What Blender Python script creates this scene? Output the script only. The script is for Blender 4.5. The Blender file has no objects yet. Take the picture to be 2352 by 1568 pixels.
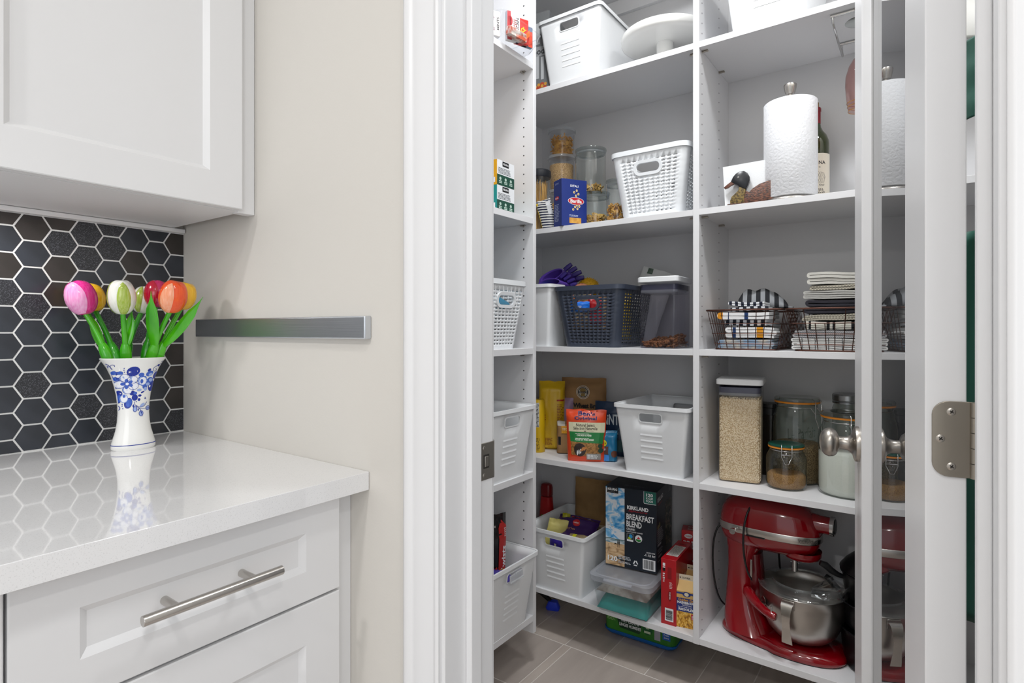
import bpy, bmesh, math, random
from math import pi, sin, cos, radians as R
from mathutils import Vector as V, Matrix as MX, noise

random.seed(7)
sc = bpy.context.scene
COL = sc.collection

# ------------------------------------------------------------------ camera
H = 1.14
cd = bpy.data.cameras.new('camera'); cam = bpy.data.objects.new('camera', cd); COL.objects.link(cam)
cam.location = (0, 0, H); cam.rotation_euler = (R(90), 0, R(36.0))
cd.sensor_width = 36; cd.lens = 36 * 1312 / 2352; cd.shift_y = -27 / 2352; cd.clip_start = .02
sc.camera = cam
sc.cycles.transparent_max_bounces = 32

# ------------------------------------------------------------------ world, light, exposure
w = bpy.data.worlds.new('world'); sc.world = w; w.use_nodes = True
bg = w.node_tree.nodes['Background']; bg.inputs[0].default_value = (.92, .96, 1, 1); bg.inputs[1].default_value = .78
sc.view_settings.view_transform = 'Standard'; sc.view_settings.look = 'None'
sc.view_settings.exposure = 0; sc.view_settings.gamma = 1; sc.view_settings.use_curve_mapping = False

def area(name, loc, size, power, rot=(0, 0, 0), color=(1, .98, .96), shape='DISK', sy=None):
    d = bpy.data.lights.new(name, 'AREA'); d.energy = power; d.color = color; d.shape = shape; d.size = size
    if sy: d.shape = 'RECTANGLE'; d.size_y = sy
    o = bpy.data.objects.new(name, d); COL.objects.link(o); o.location = loc; o.rotation_euler = rot
    return o
area('ceiling_spot', (.10, -.35, 2.60), .16, 7)
area('ceiling_spot', (-.45, -1.5, 2.60), .16, 18)
area('ceiling_spot', (1.2, -.6, 2.60), .16, 12)
area('pantry_ceiling_lamp', (-.62, 1.14, 2.68), .26, 14.5, color=(.96, .98, 1))
area('pantry_ceiling_lamp', (.28, 1.22, 2.68), .26, 10.5, color=(.96, .98, 1))
area('fill_light', (1.7, -2.3, 1.45), 1.8, 15, (R(84), 0, R(36)), (.95, .98, 1), sy=1.5)  # soft fill added behind the camera to brighten the fronts; no window stands there
area('under_cabinet_lamp', (-1.22, .27, 1.349), .05, .5)

# ------------------------------------------------------------------ picking helper: floor-plan point seen in image column px at distance Y
def X(px, Y):
    t = (px - 1176) / 1312
    return Y * (.809 * t - .588) / (.809 + .588 * t)
def ZZ(px, py, Y):
    x = X(px, Y); d = -.588 * x + .809 * Y
    return H + (757 - py) * d / 1312

# ------------------------------------------------------------------ materials
def lin(c):
    if isinstance(c, str):
        c = [int(c.lstrip('#')[i:i + 2], 16) / 255 for i in (0, 2, 4)]
    return tuple(x / 12.92 if x <= .04045 else ((x + .055) / 1.055) ** 2.4 for x in c) + (1,)
MATS = {}
def mat(name, color='#cccccc', rough=.5, metal=0, spec=.5, coat=0, noise_s=None, noise_c=None, noise_lo=.4, noise_hi=.6,
        bump_s=None, bump=.1, detail=4, stretch=None, sheen=0, subs=0, alpha=1, emit=0):
    if name in MATS: return MATS[name]
    m = bpy.data.materials.new(name); m.use_nodes = True; MATS[name] = m
    nt = m.node_tree; b = nt.nodes['Principled BSDF']
    b.inputs['Base Color'].default_value = lin(color); b.inputs['Roughness'].default_value = rough
    b.inputs['Metallic'].default_value = metal; b.inputs['Specular IOR Level'].default_value = spec
    b.inputs['Coat Weight'].default_value = coat; b.inputs['Coat Roughness'].default_value = .06
    if sheen: b.inputs['Sheen Weight'].default_value = sheen
    if alpha < 1: b.inputs['Alpha'].default_value = alpha
    if emit: b.inputs['Emission Color'].default_value = lin(color); b.inputs['Emission Strength'].default_value = emit
    tc = nt.nodes.new('ShaderNodeTexCoord'); vec = tc.outputs['Object']
    if stretch:
        mp = nt.nodes.new('ShaderNodeMapping'); mp.inputs['Scale'].default_value = stretch
        nt.links.new(vec, mp.inputs[0]); vec = mp.outputs[0]
    if noise_s:
        n = nt.nodes.new('ShaderNodeTexNoise'); n.inputs['Scale'].default_value = noise_s; n.inputs['Detail'].default_value = detail
        cr = nt.nodes.new('ShaderNodeValToRGB')
        cr.color_ramp.elements[0].position = noise_lo; cr.color_ramp.elements[0].color = lin(color)
        cr.color_ramp.elements[1].position = noise_hi; cr.color_ramp.elements[1].color = lin(noise_c or color)
        nt.links.new(vec, n.inputs[0]); nt.links.new(n.outputs[0], cr.inputs[0]); nt.links.new(cr.outputs[0], b.inputs['Base Color'])
    if bump_s:
        n2 = nt.nodes.new('ShaderNodeTexNoise'); n2.inputs['Scale'].default_value = bump_s; n2.inputs['Detail'].default_value = detail
        bp = nt.nodes.new('ShaderNodeBump'); bp.inputs['Strength'].default_value = bump; bp.inputs['Distance'].default_value = .002
        nt.links.new(vec, n2.inputs[0]); nt.links.new(n2.outputs[0], bp.inputs['Height']); nt.links.new(bp.outputs[0], b.inputs['Normal'])
    return m

def clear_mat(name, tint='#ffffff', ior=1.45, rough=0.02, body=0.0, body_col='#dddddd', boost=0.0):
    """thin shell glass or clear plastic: Fresnel reflection over a tinted see-through, plus a little milkiness"""
    if name in MATS: return MATS[name]
    m = bpy.data.materials.new(name); m.use_nodes = True; MATS[name] = m
    nt = m.node_tree; nt.nodes.remove(nt.nodes['Principled BSDF']); out = nt.nodes['Material Output']
    tr = nt.nodes.new('ShaderNodeBsdfTransparent'); tr.inputs[0].default_value = lin(tint)
    gl = nt.nodes.new('ShaderNodeBsdfGlossy'); gl.inputs['Roughness'].default_value = rough
    lw = nt.nodes.new('ShaderNodeLayerWeight'); lw.inputs[0].default_value = .5
    pw = nt.nodes.new('ShaderNodeMath'); pw.operation = 'POWER'; pw.inputs[1].default_value = 5; nt.links.new(lw.outputs['Facing'], pw.inputs[0])
    r0 = ((ior - 1) / (ior + 1)) ** 2
    fr = nt.nodes.new('ShaderNodeMath'); fr.operation = 'MULTIPLY_ADD'; fr.inputs[1].default_value = 1 - r0; fr.inputs[2].default_value = r0; nt.links.new(pw.outputs[0], fr.inputs[0])
    last = tr.outputs[0]
    if body:
        df = nt.nodes.new('ShaderNodeBsdfDiffuse'); df.inputs[0].default_value = lin(body_col)
        tl = nt.nodes.new('ShaderNodeBsdfTranslucent'); tl.inputs[0].default_value = lin(body_col)
        a = nt.nodes.new('ShaderNodeMixShader'); a.inputs[0].default_value = .5
        nt.links.new(df.outputs[0], a.inputs[1]); nt.links.new(tl.outputs[0], a.inputs[2])
        mx = nt.nodes.new('ShaderNodeMixShader'); mx.inputs[0].default_value = body
        nt.links.new(last, mx.inputs[1]); nt.links.new(a.outputs[0], mx.inputs[2]); last = mx.outputs[0]
    mx = nt.nodes.new('ShaderNodeMixShader'); fac = fr.outputs[0]
    if boost:
        ma = nt.nodes.new('ShaderNodeMath'); ma.operation = 'MULTIPLY_ADD'; ma.use_clamp = True
        ma.inputs[1].default_value = boost; ma.inputs[2].default_value = 0
        nt.links.new(fac, ma.inputs[0]); fac = ma.outputs[0]
    nt.links.new(fac, mx.inputs[0]); nt.links.new(last, mx.inputs[1]); nt.links.new(gl.outputs[0], mx.inputs[2])
    nt.links.new(mx.outputs[0], out.inputs[0])
    return m

def stripe_mat(name, cols, axis='X', pitch=.03, rough=.9, wob=0, bump_s=900, offs=0):
    """woven cloth with repeating stripes: cols = [(position 0..1, colour)] along the piece's own axis"""
    if name in MATS: return MATS[name]
    m = bpy.data.materials.new(name); m.use_nodes = True; MATS[name] = m
    nt = m.node_tree; b = nt.nodes['Principled BSDF']; b.inputs['Roughness'].default_value = rough
    tc = nt.nodes.new('ShaderNodeTexCoord'); sp = nt.nodes.new('ShaderNodeSeparateXYZ')
    src = tc.outputs['UV'] if axis in 'UV' else tc.outputs['Object']
    nt.links.new(src, sp.inputs[0])
    fr = nt.nodes.new('ShaderNodeMath'); fr.operation = 'MULTIPLY_ADD'; fr.inputs[1].default_value = 1 / pitch; fr.inputs[2].default_value = offs + 50
    nt.links.new(sp.outputs[{'X': 0, 'Y': 1, 'Z': 2, 'U': 0, 'V': 1}[axis]], fr.inputs[0])
    f2 = nt.nodes.new('ShaderNodeMath'); f2.operation = 'FRACT'; nt.links.new(fr.outputs[0], f2.inputs[0])
    cr = nt.nodes.new('ShaderNodeValToRGB'); cr.color_ramp.interpolation = 'CONSTANT'
    el = cr.color_ramp.elements
    for i, (p, c) in enumerate(cols):
        e = el[i] if i < 2 else el.new(p)
        e.position = p; e.color = lin(c)
    nt.links.new(f2.outputs[0], cr.inputs[0]); nt.links.new(cr.outputs[0], b.inputs['Base Color'])
    n2 = nt.nodes.new('ShaderNodeTexNoise'); n2.inputs['Scale'].default_value = bump_s
    bp = nt.nodes.new('ShaderNodeBump'); bp.inputs['Strength'].default_value = .35; bp.inputs['Distance'].default_value = .001
    nt.links.new(tc.outputs['Object'], n2.inputs[0]); nt.links.new(n2.outputs[0], bp.inputs['Height']); nt.links.new(bp.outputs[0], b.inputs['Normal'])
    return m

# ------------------------------------------------------------------ mesh builder
class MB:
    def __init__(s): s.v = []; s.f = []; s.uv = {}
    def add(s, vs, fs, M=None):
        o = len(s.v)
        s.v += [tuple(M @ V(p)) if M else tuple(p) for p in vs]
        s.f += [tuple(i + o for i in f) for f in fs]; return s
    def box(s, x0, x1, y0, y1, z0, z1, M=None):
        vs = [(x, y, z) for z in (z0, z1) for y in (y0, y1) for x in (x0, x1)]
        return s.add(vs, [(0, 2, 3, 1), (4, 5, 7, 6), (0, 1, 5, 4), (2, 6, 7, 3), (0, 4, 6, 2), (1, 3, 7, 5)], M)
    def lathe(s, prof, n=32, M=None, sy=1.0, a0=0, a1=2 * pi):
        vs = []; full = abs(a1 - a0 - 2 * pi) < 1e-6; m = n if full else n + 1
        for r, z in prof:
            for i in range(m):
                a = a0 + (a1 - a0) * i / n; vs.append((r * cos(a), r * sin(a) * sy, z))
        fs = []
        for j in range(len(prof) - 1):
            for i in range(n):
                k = (i + 1) % m
                fs.append((j * m + i, j * m + k, (j + 1) * m + k, (j + 1) * m + i))
        if full:
            if prof[0][0] > 1e-6 and prof[0][0] < .9e9: pass
        return s.add(vs, fs, M)
    def cyl(s, r, z0, z1, n=24, M=None, r2=None, sy=1.0):
        r2 = r if r2 is None else r2
        return s.lathe([(0.00001, z0), (r, z0), (r2, z1), (0.00001, z1)], n, M, sy)
    def rod(s, a, b, r, n=10, r2=None):
        a = V(a); b = V(b); d = b - a
        if d.length < 1e-7: return s
        M = MX.Translation(a) @ d.to_track_quat('Z', 'Y').to_matrix().to_4x4()
        return s.cyl(r, 0, d.length, n, M, r2)
    def tube(s, pts, r, n=8, closed=False):
        pts = [V(p) for p in pts]; N = len(pts); vs = []; fs = []
        rr = r if isinstance(r, (list, tuple)) else [r] * N
        up = None
        for i, p in enumerate(pts):
            a = pts[(i - 1) % N] if (closed or i > 0) else p; b = pts[(i + 1) % N] if (closed or i < N - 1) else p
            t = (b - a).normalized()
            if up is None: up = t.orthogonal().normalized()
            up = (up - t * up.dot(t)).normalized(); sd = t.cross(up)
            for k in range(n):
                an = 2 * pi * k / n; vs.append(p + (up * cos(an) + sd * sin(an)) * rr[i])
        for i in range(N if closed else N - 1):
            j = (i + 1) % N
            for k in range(n):
                q = (k + 1) % n; fs.append((i * n + k, i * n + q, j * n + q, j * n + k))
        if not closed: fs += [tuple(range(n))[::-1], tuple((N - 1) * n + k for k in range(n))]
        return s.add(vs, fs)
    def loft(s, rings, cap0=True, cap1=True, closed=True, M=None):
        n = len(rings[0]); vs = [p for r in rings for p in r]; fs = []
        for j in range(len(rings) - 1):
            for i in range(n if closed else n - 1):
                k = (i + 1) % n; fs.append((j * n + i, j * n + k, (j + 1) * n + k, (j + 1) * n + i))
        if cap0: fs.append(tuple(range(n))[::-1])
        if cap1: fs.append(tuple((len(rings) - 1) * n + i for i in range(n)))
        return s.add(vs, fs, M)
    def prism(s, poly, t0, t1, M=None):
        """poly in local x,z ; extruded along y from t0 to t1"""
        return s.loft([[(x, t0, z) for x, z in poly], [(x, t1, z) for x, z in poly]], M=M)
    def grid(s, nu, nv, fn, M=None, skip=None):
        vs = [fn(i / nu, j / nv) for j in range(nv + 1) for i in range(nu + 1)]
        fs = [(j * (nu + 1) + i, j * (nu + 1) + i + 1, (j + 1) * (nu + 1) + i + 1, (j + 1) * (nu + 1) + i)
              for j in range(nv) for i in range(nu) if not (skip and skip(i, j))]
        return s.add(vs, fs, M)
    def mesh(s, name, m, smooth=None, fix=True):
        me = bpy.data.meshes.new(name); me.from_pydata([tuple(p) for p in s.v], [], s.f)
        if fix:
            bm = bmesh.new(); bm.from_mesh(me); bmesh.ops.remove_doubles(bm, verts=bm.verts, dist=2e-5)
            bmesh.ops.recalc_face_normals(bm, faces=bm.faces); bm.to_mesh(me); bm.free()
        if m: me.materials.append(m)
        if smooth is not None:
            me.shade_smooth()
            me.set_sharp_from_angle(angle=R(smooth))
        return me
    def build(s, name, m, parent=None, smooth=35, bevel=0, solid=0, sub=0, loc=None, seg=2, fix=True):
        o = bpy.data.objects.new(name, s.mesh(name, m, smooth, fix)); COL.objects.link(o)
        if parent: o.parent = parent
        if loc: o.location = loc
        if solid:
            k = o.modifiers.new('s', 'SOLIDIFY'); k.thickness = solid; k.offset = -1
        if bevel:
            k = o.modifiers.new('b', 'BEVEL'); k.width = bevel; k.segments = seg; k.limit_method = 'ANGLE'; k.angle_limit = R(40)
            k.harden_normals = False
        if sub:
            k = o.modifiers.new('u', 'SUBSURF'); k.levels = sub; k.render_levels = sub
        return o

def tag(o, label=None, cat=None, group=None, kind=None):
    if label: o['label'] = label
    if cat: o['category'] = cat
    if group: o['group'] = group
    if kind: o['kind'] = kind
    return o
def thing(name, label, cat, loc=(0, 0, 0), rz=0, group=None):
    o = bpy.data.objects.new(name, None); COL.objects.link(o); o.empty_display_size = .05
    o.location = loc; o.rotation_euler = (0, 0, rz); return tag(o, label, cat, group)
def struct(name, mb, m, parent=None, **k):
    o = mb.build(name, m, parent, **k)
    if not parent: o['kind'] = 'structure'
    return o
def copy_tree(o, parent=None):
    c = o.copy(); COL.objects.link(c)
    if parent: c.parent = parent
    for ch in [x for x in COL.objects if x.parent == o]: copy_tree(ch, c)
    return c
def rrect(w, d, r, n=4, z=0, cx=0, cy=0):
    r = min(r, w / 2 - 1e-4, d / 2 - 1e-4); P = []
    for sx, sy, a0 in ((1, 1, 0), (-1, 1, 90), (-1, -1, 180), (1, -1, 270)):
        for i in range(n + 1):
            a = R(a0 + 90 * i / n)
            P.append((cx + sx * (w / 2 - r) + r * cos(a), cy + sy * (d / 2 - r) + r * sin(a), z))
    return P

# ------------------------------------------------------------------ printed matter: flat shapes and lettering laid on a surface
def plane(origin, xdir, ydir):
    o = V(origin); x = V(xdir); y = V(ydir); n = x.cross(y)
    return lambda a, b, l=0: o + x * a + y * b + n * l
def front(w, d, h, z0=0): return plane((-w / 2, -d / 2, z0), (1, 0, 0), (0, 0, 1))
def rside(w, d, h): return plane((w / 2, -d / 2, 0), (0, 1, 0), (0, 0, 1))
def lside(w, d, h): return plane((-w / 2, d / 2, 0), (0, -1, 0), (0, 0, 1))
def topf(w, d, h): return plane((-w / 2, -d / 2, h), (1, 0, 0), (0, 1, 0))
_tc = {}
def text2d(s, bold=0.0, shear=0):
    key = (s, bold, shear)
    if key in _tc: return _tc[key]
    cu = bpy.data.curves.new('t', 'FONT'); cu.body = s; cu.size = 1; cu.offset = bold; cu.resolution_u = 2; cu.shear = shear
    cu.align_x = 'LEFT'; ob = bpy.data.objects.new('t', cu); COL.objects.link(ob)
    dg = bpy.context.evaluated_depsgraph_get(); dg.update(); ev = ob.evaluated_get(dg); me = ev.to_mesh()
    vs = [(v.co.x, v.co.y) for v in me.vertices]; fs = [tuple(p.vertices) for p in me.polygons]; ev.to_mesh_clear()
    COL.objects.unlink(ob); bpy.data.objects.remove(ob); bpy.data.curves.remove(cu)
    if vs:
        x0 = min(v[0] for v in vs); x1 = max(v[0] for v in vs); y0 = min(v[1] for v in vs); y1 = max(v[1] for v in vs)
        vs = [((x - x0) / (x1 - x0 + 1e-9), (y - y0) / (y1 - y0 + 1e-9)) for x, y in vs]
    _tc[key] = (vs, fs); return _tc[key]
def T(s, x, y, w, h, bold=.02, shear=0, ang=0):
    """lettering filling the w x h box whose lower left corner is x,y; ang turns it about that corner"""
    vs, fs = text2d(s, bold, shear); c, n = cos(R(ang)), sin(R(ang))
    return [(x + a * w * c - b * h * n, y + a * w * n + b * h * c) for a, b in vs], fs
def RC(x, y, w, h): return [(x, y), (x + w, y), (x + w, y + h), (x, y + h)], [(0, 1, 2, 3)]
def EL(cx, cy, rx, ry=None, n=20):
    ry = rx if ry is None else ry
    return [(cx + rx * cos(2 * pi * i / n), cy + ry * sin(2 * pi * i / n)) for i in range(n)], [tuple(range(n))]
def PG(*p): return list(p), [tuple(range(len(p)))]
def RING(cx, cy, r0, r1, n=24):
    vs = [(cx + r * cos(2 * pi * i / n), cy + r * sin(2 * pi * i / n)) for r in (r0, r1) for i in range(n)]
    return vs, [(i, (i + 1) % n, n + (i + 1) % n, n + i) for i in range(n)]
def LN(pts, wd):
    vs = []; fs = []
    for i, (x, y) in enumerate(pts):
        a = pts[max(0, i - 1)]; b = pts[min(len(pts) - 1, i + 1)]; dx, dy = b[0] - a[0], b[1] - a[1]; L = math.hypot(dx, dy) or 1
        vs += [(x - dy / L * wd / 2, y + dx / L * wd / 2), (x + dy / L * wd / 2, y - dx / L * wd / 2)]
        if i: fs.append((2 * i - 2, 2 * i - 1, 2 * i + 1, 2 * i))
    return vs, fs
def BARS(x, y, w, h, n=18, vert=True, seed=3):
    rn = random.Random(seed); vs = []; fs = []; p = 0; L = w if vert else h
    while p < L * .98:
        b = L / n * rn.choice((.3, .5, .8)); g = L / n * rn.choice((.3, .45, .6)); b = min(b, L - p); o = len(vs)
        vs += [(x + p, y), (x + p + b, y), (x + p + b, y + h), (x + p, y + h)] if vert else [(x, y + p), (x + w, y + p), (x + w, y + p + b), (x, y + p + b)]
        fs.append((o, o + 1, o + 2, o + 3)); p += b + g
    return vs, fs
def SMALL(x, y, w, h, rows=6, seed=1):
    """lines of print too small to read"""
    rn = random.Random(seed); vs = []; fs = []; rh = h / rows
    for r in range(rows):
        p = 0; end = w * rn.uniform(.75, 1)
        while p < end:
            L = min(rh * rn.uniform(.8, 3), end - p); o = len(vs); yy = y + h - (r + 1) * rh
            vs += [(x + p, yy), (x + p + L, yy), (x + p + L, yy + rh * .5), (x + p, yy + rh * .5)]; fs.append((o, o + 1, o + 2, o + 3)); p += L + rh * .4
    return vs, fs
def decal(parent, name, shapes, m, fn, lift=.0004, solid=True):
    if name == 'lettering' and len(shapes) > 1:
        for sh in shapes: o = decal(parent, name, [sh], m, fn, lift)
        return o
    mb = MB()
    for vs, fs in shapes: mb.add([tuple(fn(a, b, lift)) for a, b in vs], fs)
    return mb.build(name, m, parent, smooth=None, fix=False)

INK = lambda c, r=.45: mat('ink ' + c, c, r)
WHITE_PAINT = mat('white trim paint', '#e9e9ea', .32, bump_s=60, bump=.02)
WALL = mat('warm white wall paint', '#dad6cf', .7, bump_s=300, bump=.06)
CABINET = mat('white cabinet lacquer', '#e4e4e5', .38, bump_s=25, bump=.01)
MELAMINE = mat('white melamine', '#e2e2e4', .42, bump_s=400, bump=.03)
BACKPAN = mat('grey white back panel', '#d0d0d2', .5)
NICKEL = mat('brushed nickel', '#b4aea6', .3, 1, stretch=(4, 4, 300), bump_s=8, bump=.05)
STEEL = mat('brushed steel', '#c3bfba', .26, 1, stretch=(3, 3, 200), bump_s=6, bump=.06)
CHROME = mat('bright steel wire', '#c8c8c8', .15, 1)
GUNMETAL = mat('dark brushed steel', '#d2d6dc', .34, 1, stretch=(2, 120, 120), bump_s=4, bump=.1)
PLASTIC = mat('white plastic', '#eceef0', .38, subs=.1)
GLASS = clear_mat('clear glass', '#f3f6f5', 1.5, 0.01, boost=1.7)
CLEARP = clear_mat('clear plastic', '#fcfcfd', 1.45, 0.05, body=.04)
SMOKEP = clear_mat('smoky clear plastic', '#e4e3ea', 1.45, .04, body=.04, body_col='#8a8a95')
MILKP = clear_mat('milky plastic', '#f6f8fa', 1.45, .12, body=.35, body_col='#e8ecef')
MIRRORGL = clear_mat('door glass pane', '#b9bcbe', 1.52, 0.0, boost=1.3, body=.5, body_col='#7c7d80')
BLACKP = mat('black plastic', '#101114', .35)
# ================================================================== THE SETTING
YB = .605          # kitchen face of the doorway wall
YP = .715          # pantry face of the doorway wall
XL = -1.356        # backsplash wall face
PY = 1.79          # front plane of the back shelving
PB = 2.115         # its back panel
LV = [2.042, 1.518, 1.078, .660, .174]    # shelf tops, highest first

wl = struct('wall_left', MB().box(-1.52, XL, -3.2, YB + .05, 0, 2.7), WALL)
struct('wall_doorway', MB().box(-1.52, -.582, YB, YP, 0, 2.7).box(-.582, .07, YB, YP, 2.07, 2.7).box(.07, 2.2, YB, YP, 0, 2.7), WALL)
struct('wall_pantry_left', MB().box(-1.52, -1.392, YP, 2.3, 0, 2.7), WALL)
struct('wall_back', MB().box(-1.52, 1.2, 2.135, 2.3, 0, 2.7), WALL)
struct('wall_right', MB().box(.62, .75, YP, 2.3, 0, 2.7), WALL)
struct('ceiling', MB().box(-1.52, 2.2, -3.2, 2.3, 2.7, 2.8), mat('ceiling paint', '#eeeeec', .8))
fl = struct('floor', MB().box(-1.52, 2.2, -3.2, 2.3, -.05, -.0012), mat('floor grout', '#ddd7d1', .8))
tiles = [mat('floor tile %d' % i, c, .38, noise_s=5, noise_c=c2, noise_lo=.3, noise_hi=.7, stretch=(4, .6, 1), bump_s=20, bump=.03)
         for i, (c, c2) in enumerate((('#bdb2ab', '#a79d96'), ('#b9aca3', '#c8bdb4'), ('#ada29b', '#bfb4ac')))]
k = 0
def floor_tile(x0, x1, y0, y1):
    global k
    g = .0019; m = tiles[(k * 7 + k // 3) % 3]; k += 1
    MB().box(x0 + g, x1 - g, y0 + g, y1 - g, -.0012, 0).build('floor_tile', m, fl, smooth=None)
for i in range(-3, 11):
    x0 = -1.365 + .152 * i + .152 * 0
    if -1.39 < x0 < .6: floor_tile(x0, x0 + .152, 1.787, 2.13)
for row, (y0, y1) in enumerate(((1.482, 1.785), (1.177, 1.48), (.872, 1.175), (.72, .87))):
    xs = [-1.39, -1.066, -1.034, -.42, .19, .61] if row % 2 == 0 else [-1.39, -.75, -.14, .47, .61]
    for a, b in zip(xs, xs[1:]): floor_tile(a, b, y0, y1)
for a in range(6):
    for b in range(7):
        floor_tile(-1.34 + a * .6, -.74 + a * .6, YB - .31 * (b + 1), YB - .31 * b)

# ---- hexagon tile splashback on the left wall
grout = MB().box(XL - .001, XL + .0046, -.6, YB, .912, 1.356).build('grout', mat('white grout', '#f0f0ee', .7, bump_s=500, bump=.2), wl, smooth=None)
TD = mat('navy slate tile', '#2e3137', .2, noise_s=9, noise_c='#383c44', bump_s=12, bump=.06)
TB = mat('brown slate tile', '#322e2b', .2, noise_s=9, noise_c='#3c3735', bump_s=12, bump=.06)
def glitter():
    m = mat('glitter slate tile', '#2b2b30', .3); nt = m.node_tree; b = nt.nodes['Principled BSDF']
    tc = nt.nodes.new('ShaderNodeTexCoord'); vo = nt.nodes.new('ShaderNodeTexVoronoi'); vo.inputs['Scale'].default_value = 1500
    wn = nt.nodes.new('ShaderNodeTexWhiteNoise'); cr = nt.nodes.new('ShaderNodeValToRGB')
    cr.color_ramp.elements[0].position = .86; cr.color_ramp.elements[0].color = lin('#2a2b30')
    cr.color_ramp.elements[1].position = .99; cr.color_ramp.elements[1].color = lin('#84878e')
    nt.links.new(tc.outputs['Object'], vo.inputs[0]); nt.links.new(vo.outputs['Color'], wn.inputs[0])
    nt.links.new(wn.outputs[0], cr.inputs[0]); nt.links.new(cr.outputs[0], b.inputs['Base Color']); return m
TG = glitter()
def clip(poly, ax, lim, keep_less):
    out = []
    for i, p in enumerate(poly):
        q = poly[(i + 1) % len(poly)]
        a = (p[ax] <= lim) if keep_less else (p[ax] >= lim); b = (q[ax] <= lim) if keep_less else (q[ax] >= lim)
        if a: out.append(p)
        if a != b:
            t = (lim - p[ax]) / (q[ax] - p[ax]); out.append((p[0] + (q[0] - p[0]) * t, p[1] + (q[1] - p[1]) * t))
    return out
pitch = .0489; s_ = pitch / math.sqrt(3); apo = pitch / 2 - .0015; rad = apo / cos(R(30))
hexmesh = {}
rt = random.Random(11)
for c in range(20):
    yc = .591 - c * 1.5 * s_
    for r in range(-1, 10):
        zc = .9145 + (r + .5 + (.5 if c % 2 else 0)) * pitch
        full = [(rad * cos(R(60 * i)), rad * sin(R(60 * i))) for i in range(6)]
        poly = [(y + yc, z + zc) for y, z in full]
        poly = clip(clip(clip(poly, 0, YB - .001, True), 1, .9150, False), 1, 1.3535, True)
        if len(poly) < 3 or max(p[1] for p in poly) - min(p[1] for p in poly) < .003: continue
        m = rt.choice((TD, TD, TG, TB)) if (c + r) % 3 else rt.choice((TD, TB, TD, TG))
        cut = len(poly) != 6 or abs(max(p[1] for p in poly) - zc - apo) > 1e-4 or abs(min(p[1] for p in poly) - zc + apo) > 1e-4
        loc = (XL, 0, 0) if cut else (XL, yc, zc); pl = poly if cut else full
        key = None if cut else m.name
        if key and key in hexmesh: me = hexmesh[key]
        else:
            cy = sum(p[0] for p in pl) / len(pl); cz = sum(p[1] for p in pl) / len(pl)
            sh = lambda k_: [(cy + (a - cy) * k_, cz + (b - cz) * k_) for a, b in pl]
            mb = MB().loft([[(.002, a, b) for a, b in pl], [(.0054, a, b) for a, b in pl], [(.0060, a, b) for a, b in sh(.98)]])
            me = mb.mesh('hexagon_tile', m, 20)
            if key: hexmesh[key] = me
        o = bpy.data.objects.new('hexagon_tile', me); COL.objects.link(o); o.parent = wl; o.location = loc
# small caulked ledge above the tiles
MB().box(XL, XL + .018, -.6, YB - .002, 1.3545, 1.364).build('ledge', WHITE_PAINT, wl, bevel=.002)

# ---- door frame: jambs with stops, and moulded casings
JL, JR = -.5575, .0465
jl = struct('door_jamb_left', MB().box(JL - .024, JL, YB - .001, YP + .001, 0, 2.07).box(JL, JL + .011, .650, .674, 0, 2.06), WHITE_PAINT, bevel=.0015)
jr = struct('door_jamb_right', MB().box(JR, JR + .024, YB - .001, YP + .001, 0, 2.07).box(JR - .011, JR, .650, .674, 0, 2.06), WHITE_PAINT, bevel=.0015)
struct('door_jamb_top', MB().box(JL, JR, YB - .001, YP + .001, 2.045, 2.07).box(JL + .011, JR - .011, .650, .674, 2.034, 2.045), WHITE_PAINT, bevel=.0015)
def casing(name, x_in, sgn, yf, out):
    # stepped, rounded profile: distance from the opening edge, projection
    pr = [(0, 0), (0, .009), (.003, .011), (.006, .011), (.0085, .0085), (.012, .0088), (.020, .0105), (.032, .0122), (.044, .0135), (.0465, .0128), (.049, .0145), (.054, .0168), (.060, .0172), (.065, .0155), (.066, .013), (.066, 0)]
    ring = lambda z: [(x_in + sgn * a, yf + out * b, z) for a, b in pr]
    return struct(name, MB().loft([ring(0), ring(2.12)]), WHITE_PAINT, smooth=50)
casing('trim_1', JL - .005, -1, YB, -1); casing('trim_2', JR + .005, 1, YB, -1)
casing('trim_3', JL - .005, -1, YP, 1); casing('trim_4', JR + .03, 1, YP, 1)
# strike plate on the left jamb
zs = .935
sp = MB().box(JL - .0005, JL + .0016, .679, .7165, zs - .029, zs + .029).build('strike_plate', NICKEL, jl, bevel=.003)
lip = MB().loft([[(JL + .0016 - .0001 - .012 * t * t, .7155 + .012 * t, zs + z) for z in (-.029, .029)] + [(JL - .0002 - .012 * t * t, .7155 + .012 * t, zs + z) for z in (.029, -.029)] for t in (0, .3, .6, 1)])
lip.build('strike_lip', NICKEL, sp)
MB().box(JL + .0008, JL + .0022, .690, .704, zs - .011, zs + .011).build('strike_hole', mat('dark recess', '#2b2724', .8), sp, bevel=.002)
MB().box(JL + .0020, JL + .0032, .6925, .7015, zs - .008, zs + .008).build('latch_tongue', NICKEL, sp, bevel=.0008)
for dz in (-.021, .021):
    Mx = MX.Translation((JL + .0014, .692, zs + dz)) @ MX.Rotation(R(90), 4, 'Y')
    MB().lathe([(.0001, .0012), (.0022, .0011), (.0034, .0002)], 14, Mx).build('screw', NICKEL, sp)

# ---- the open glazed pantry door, hinged on the right jamb
DA = R(90 + 10.9)
door = bpy.data.objects.new('door_1', None); COL.objects.link(door); door['kind'] = 'structure'
door.location = (-.0017, .7225, .012); door.rotation_euler = (0, 0, DA)
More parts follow.
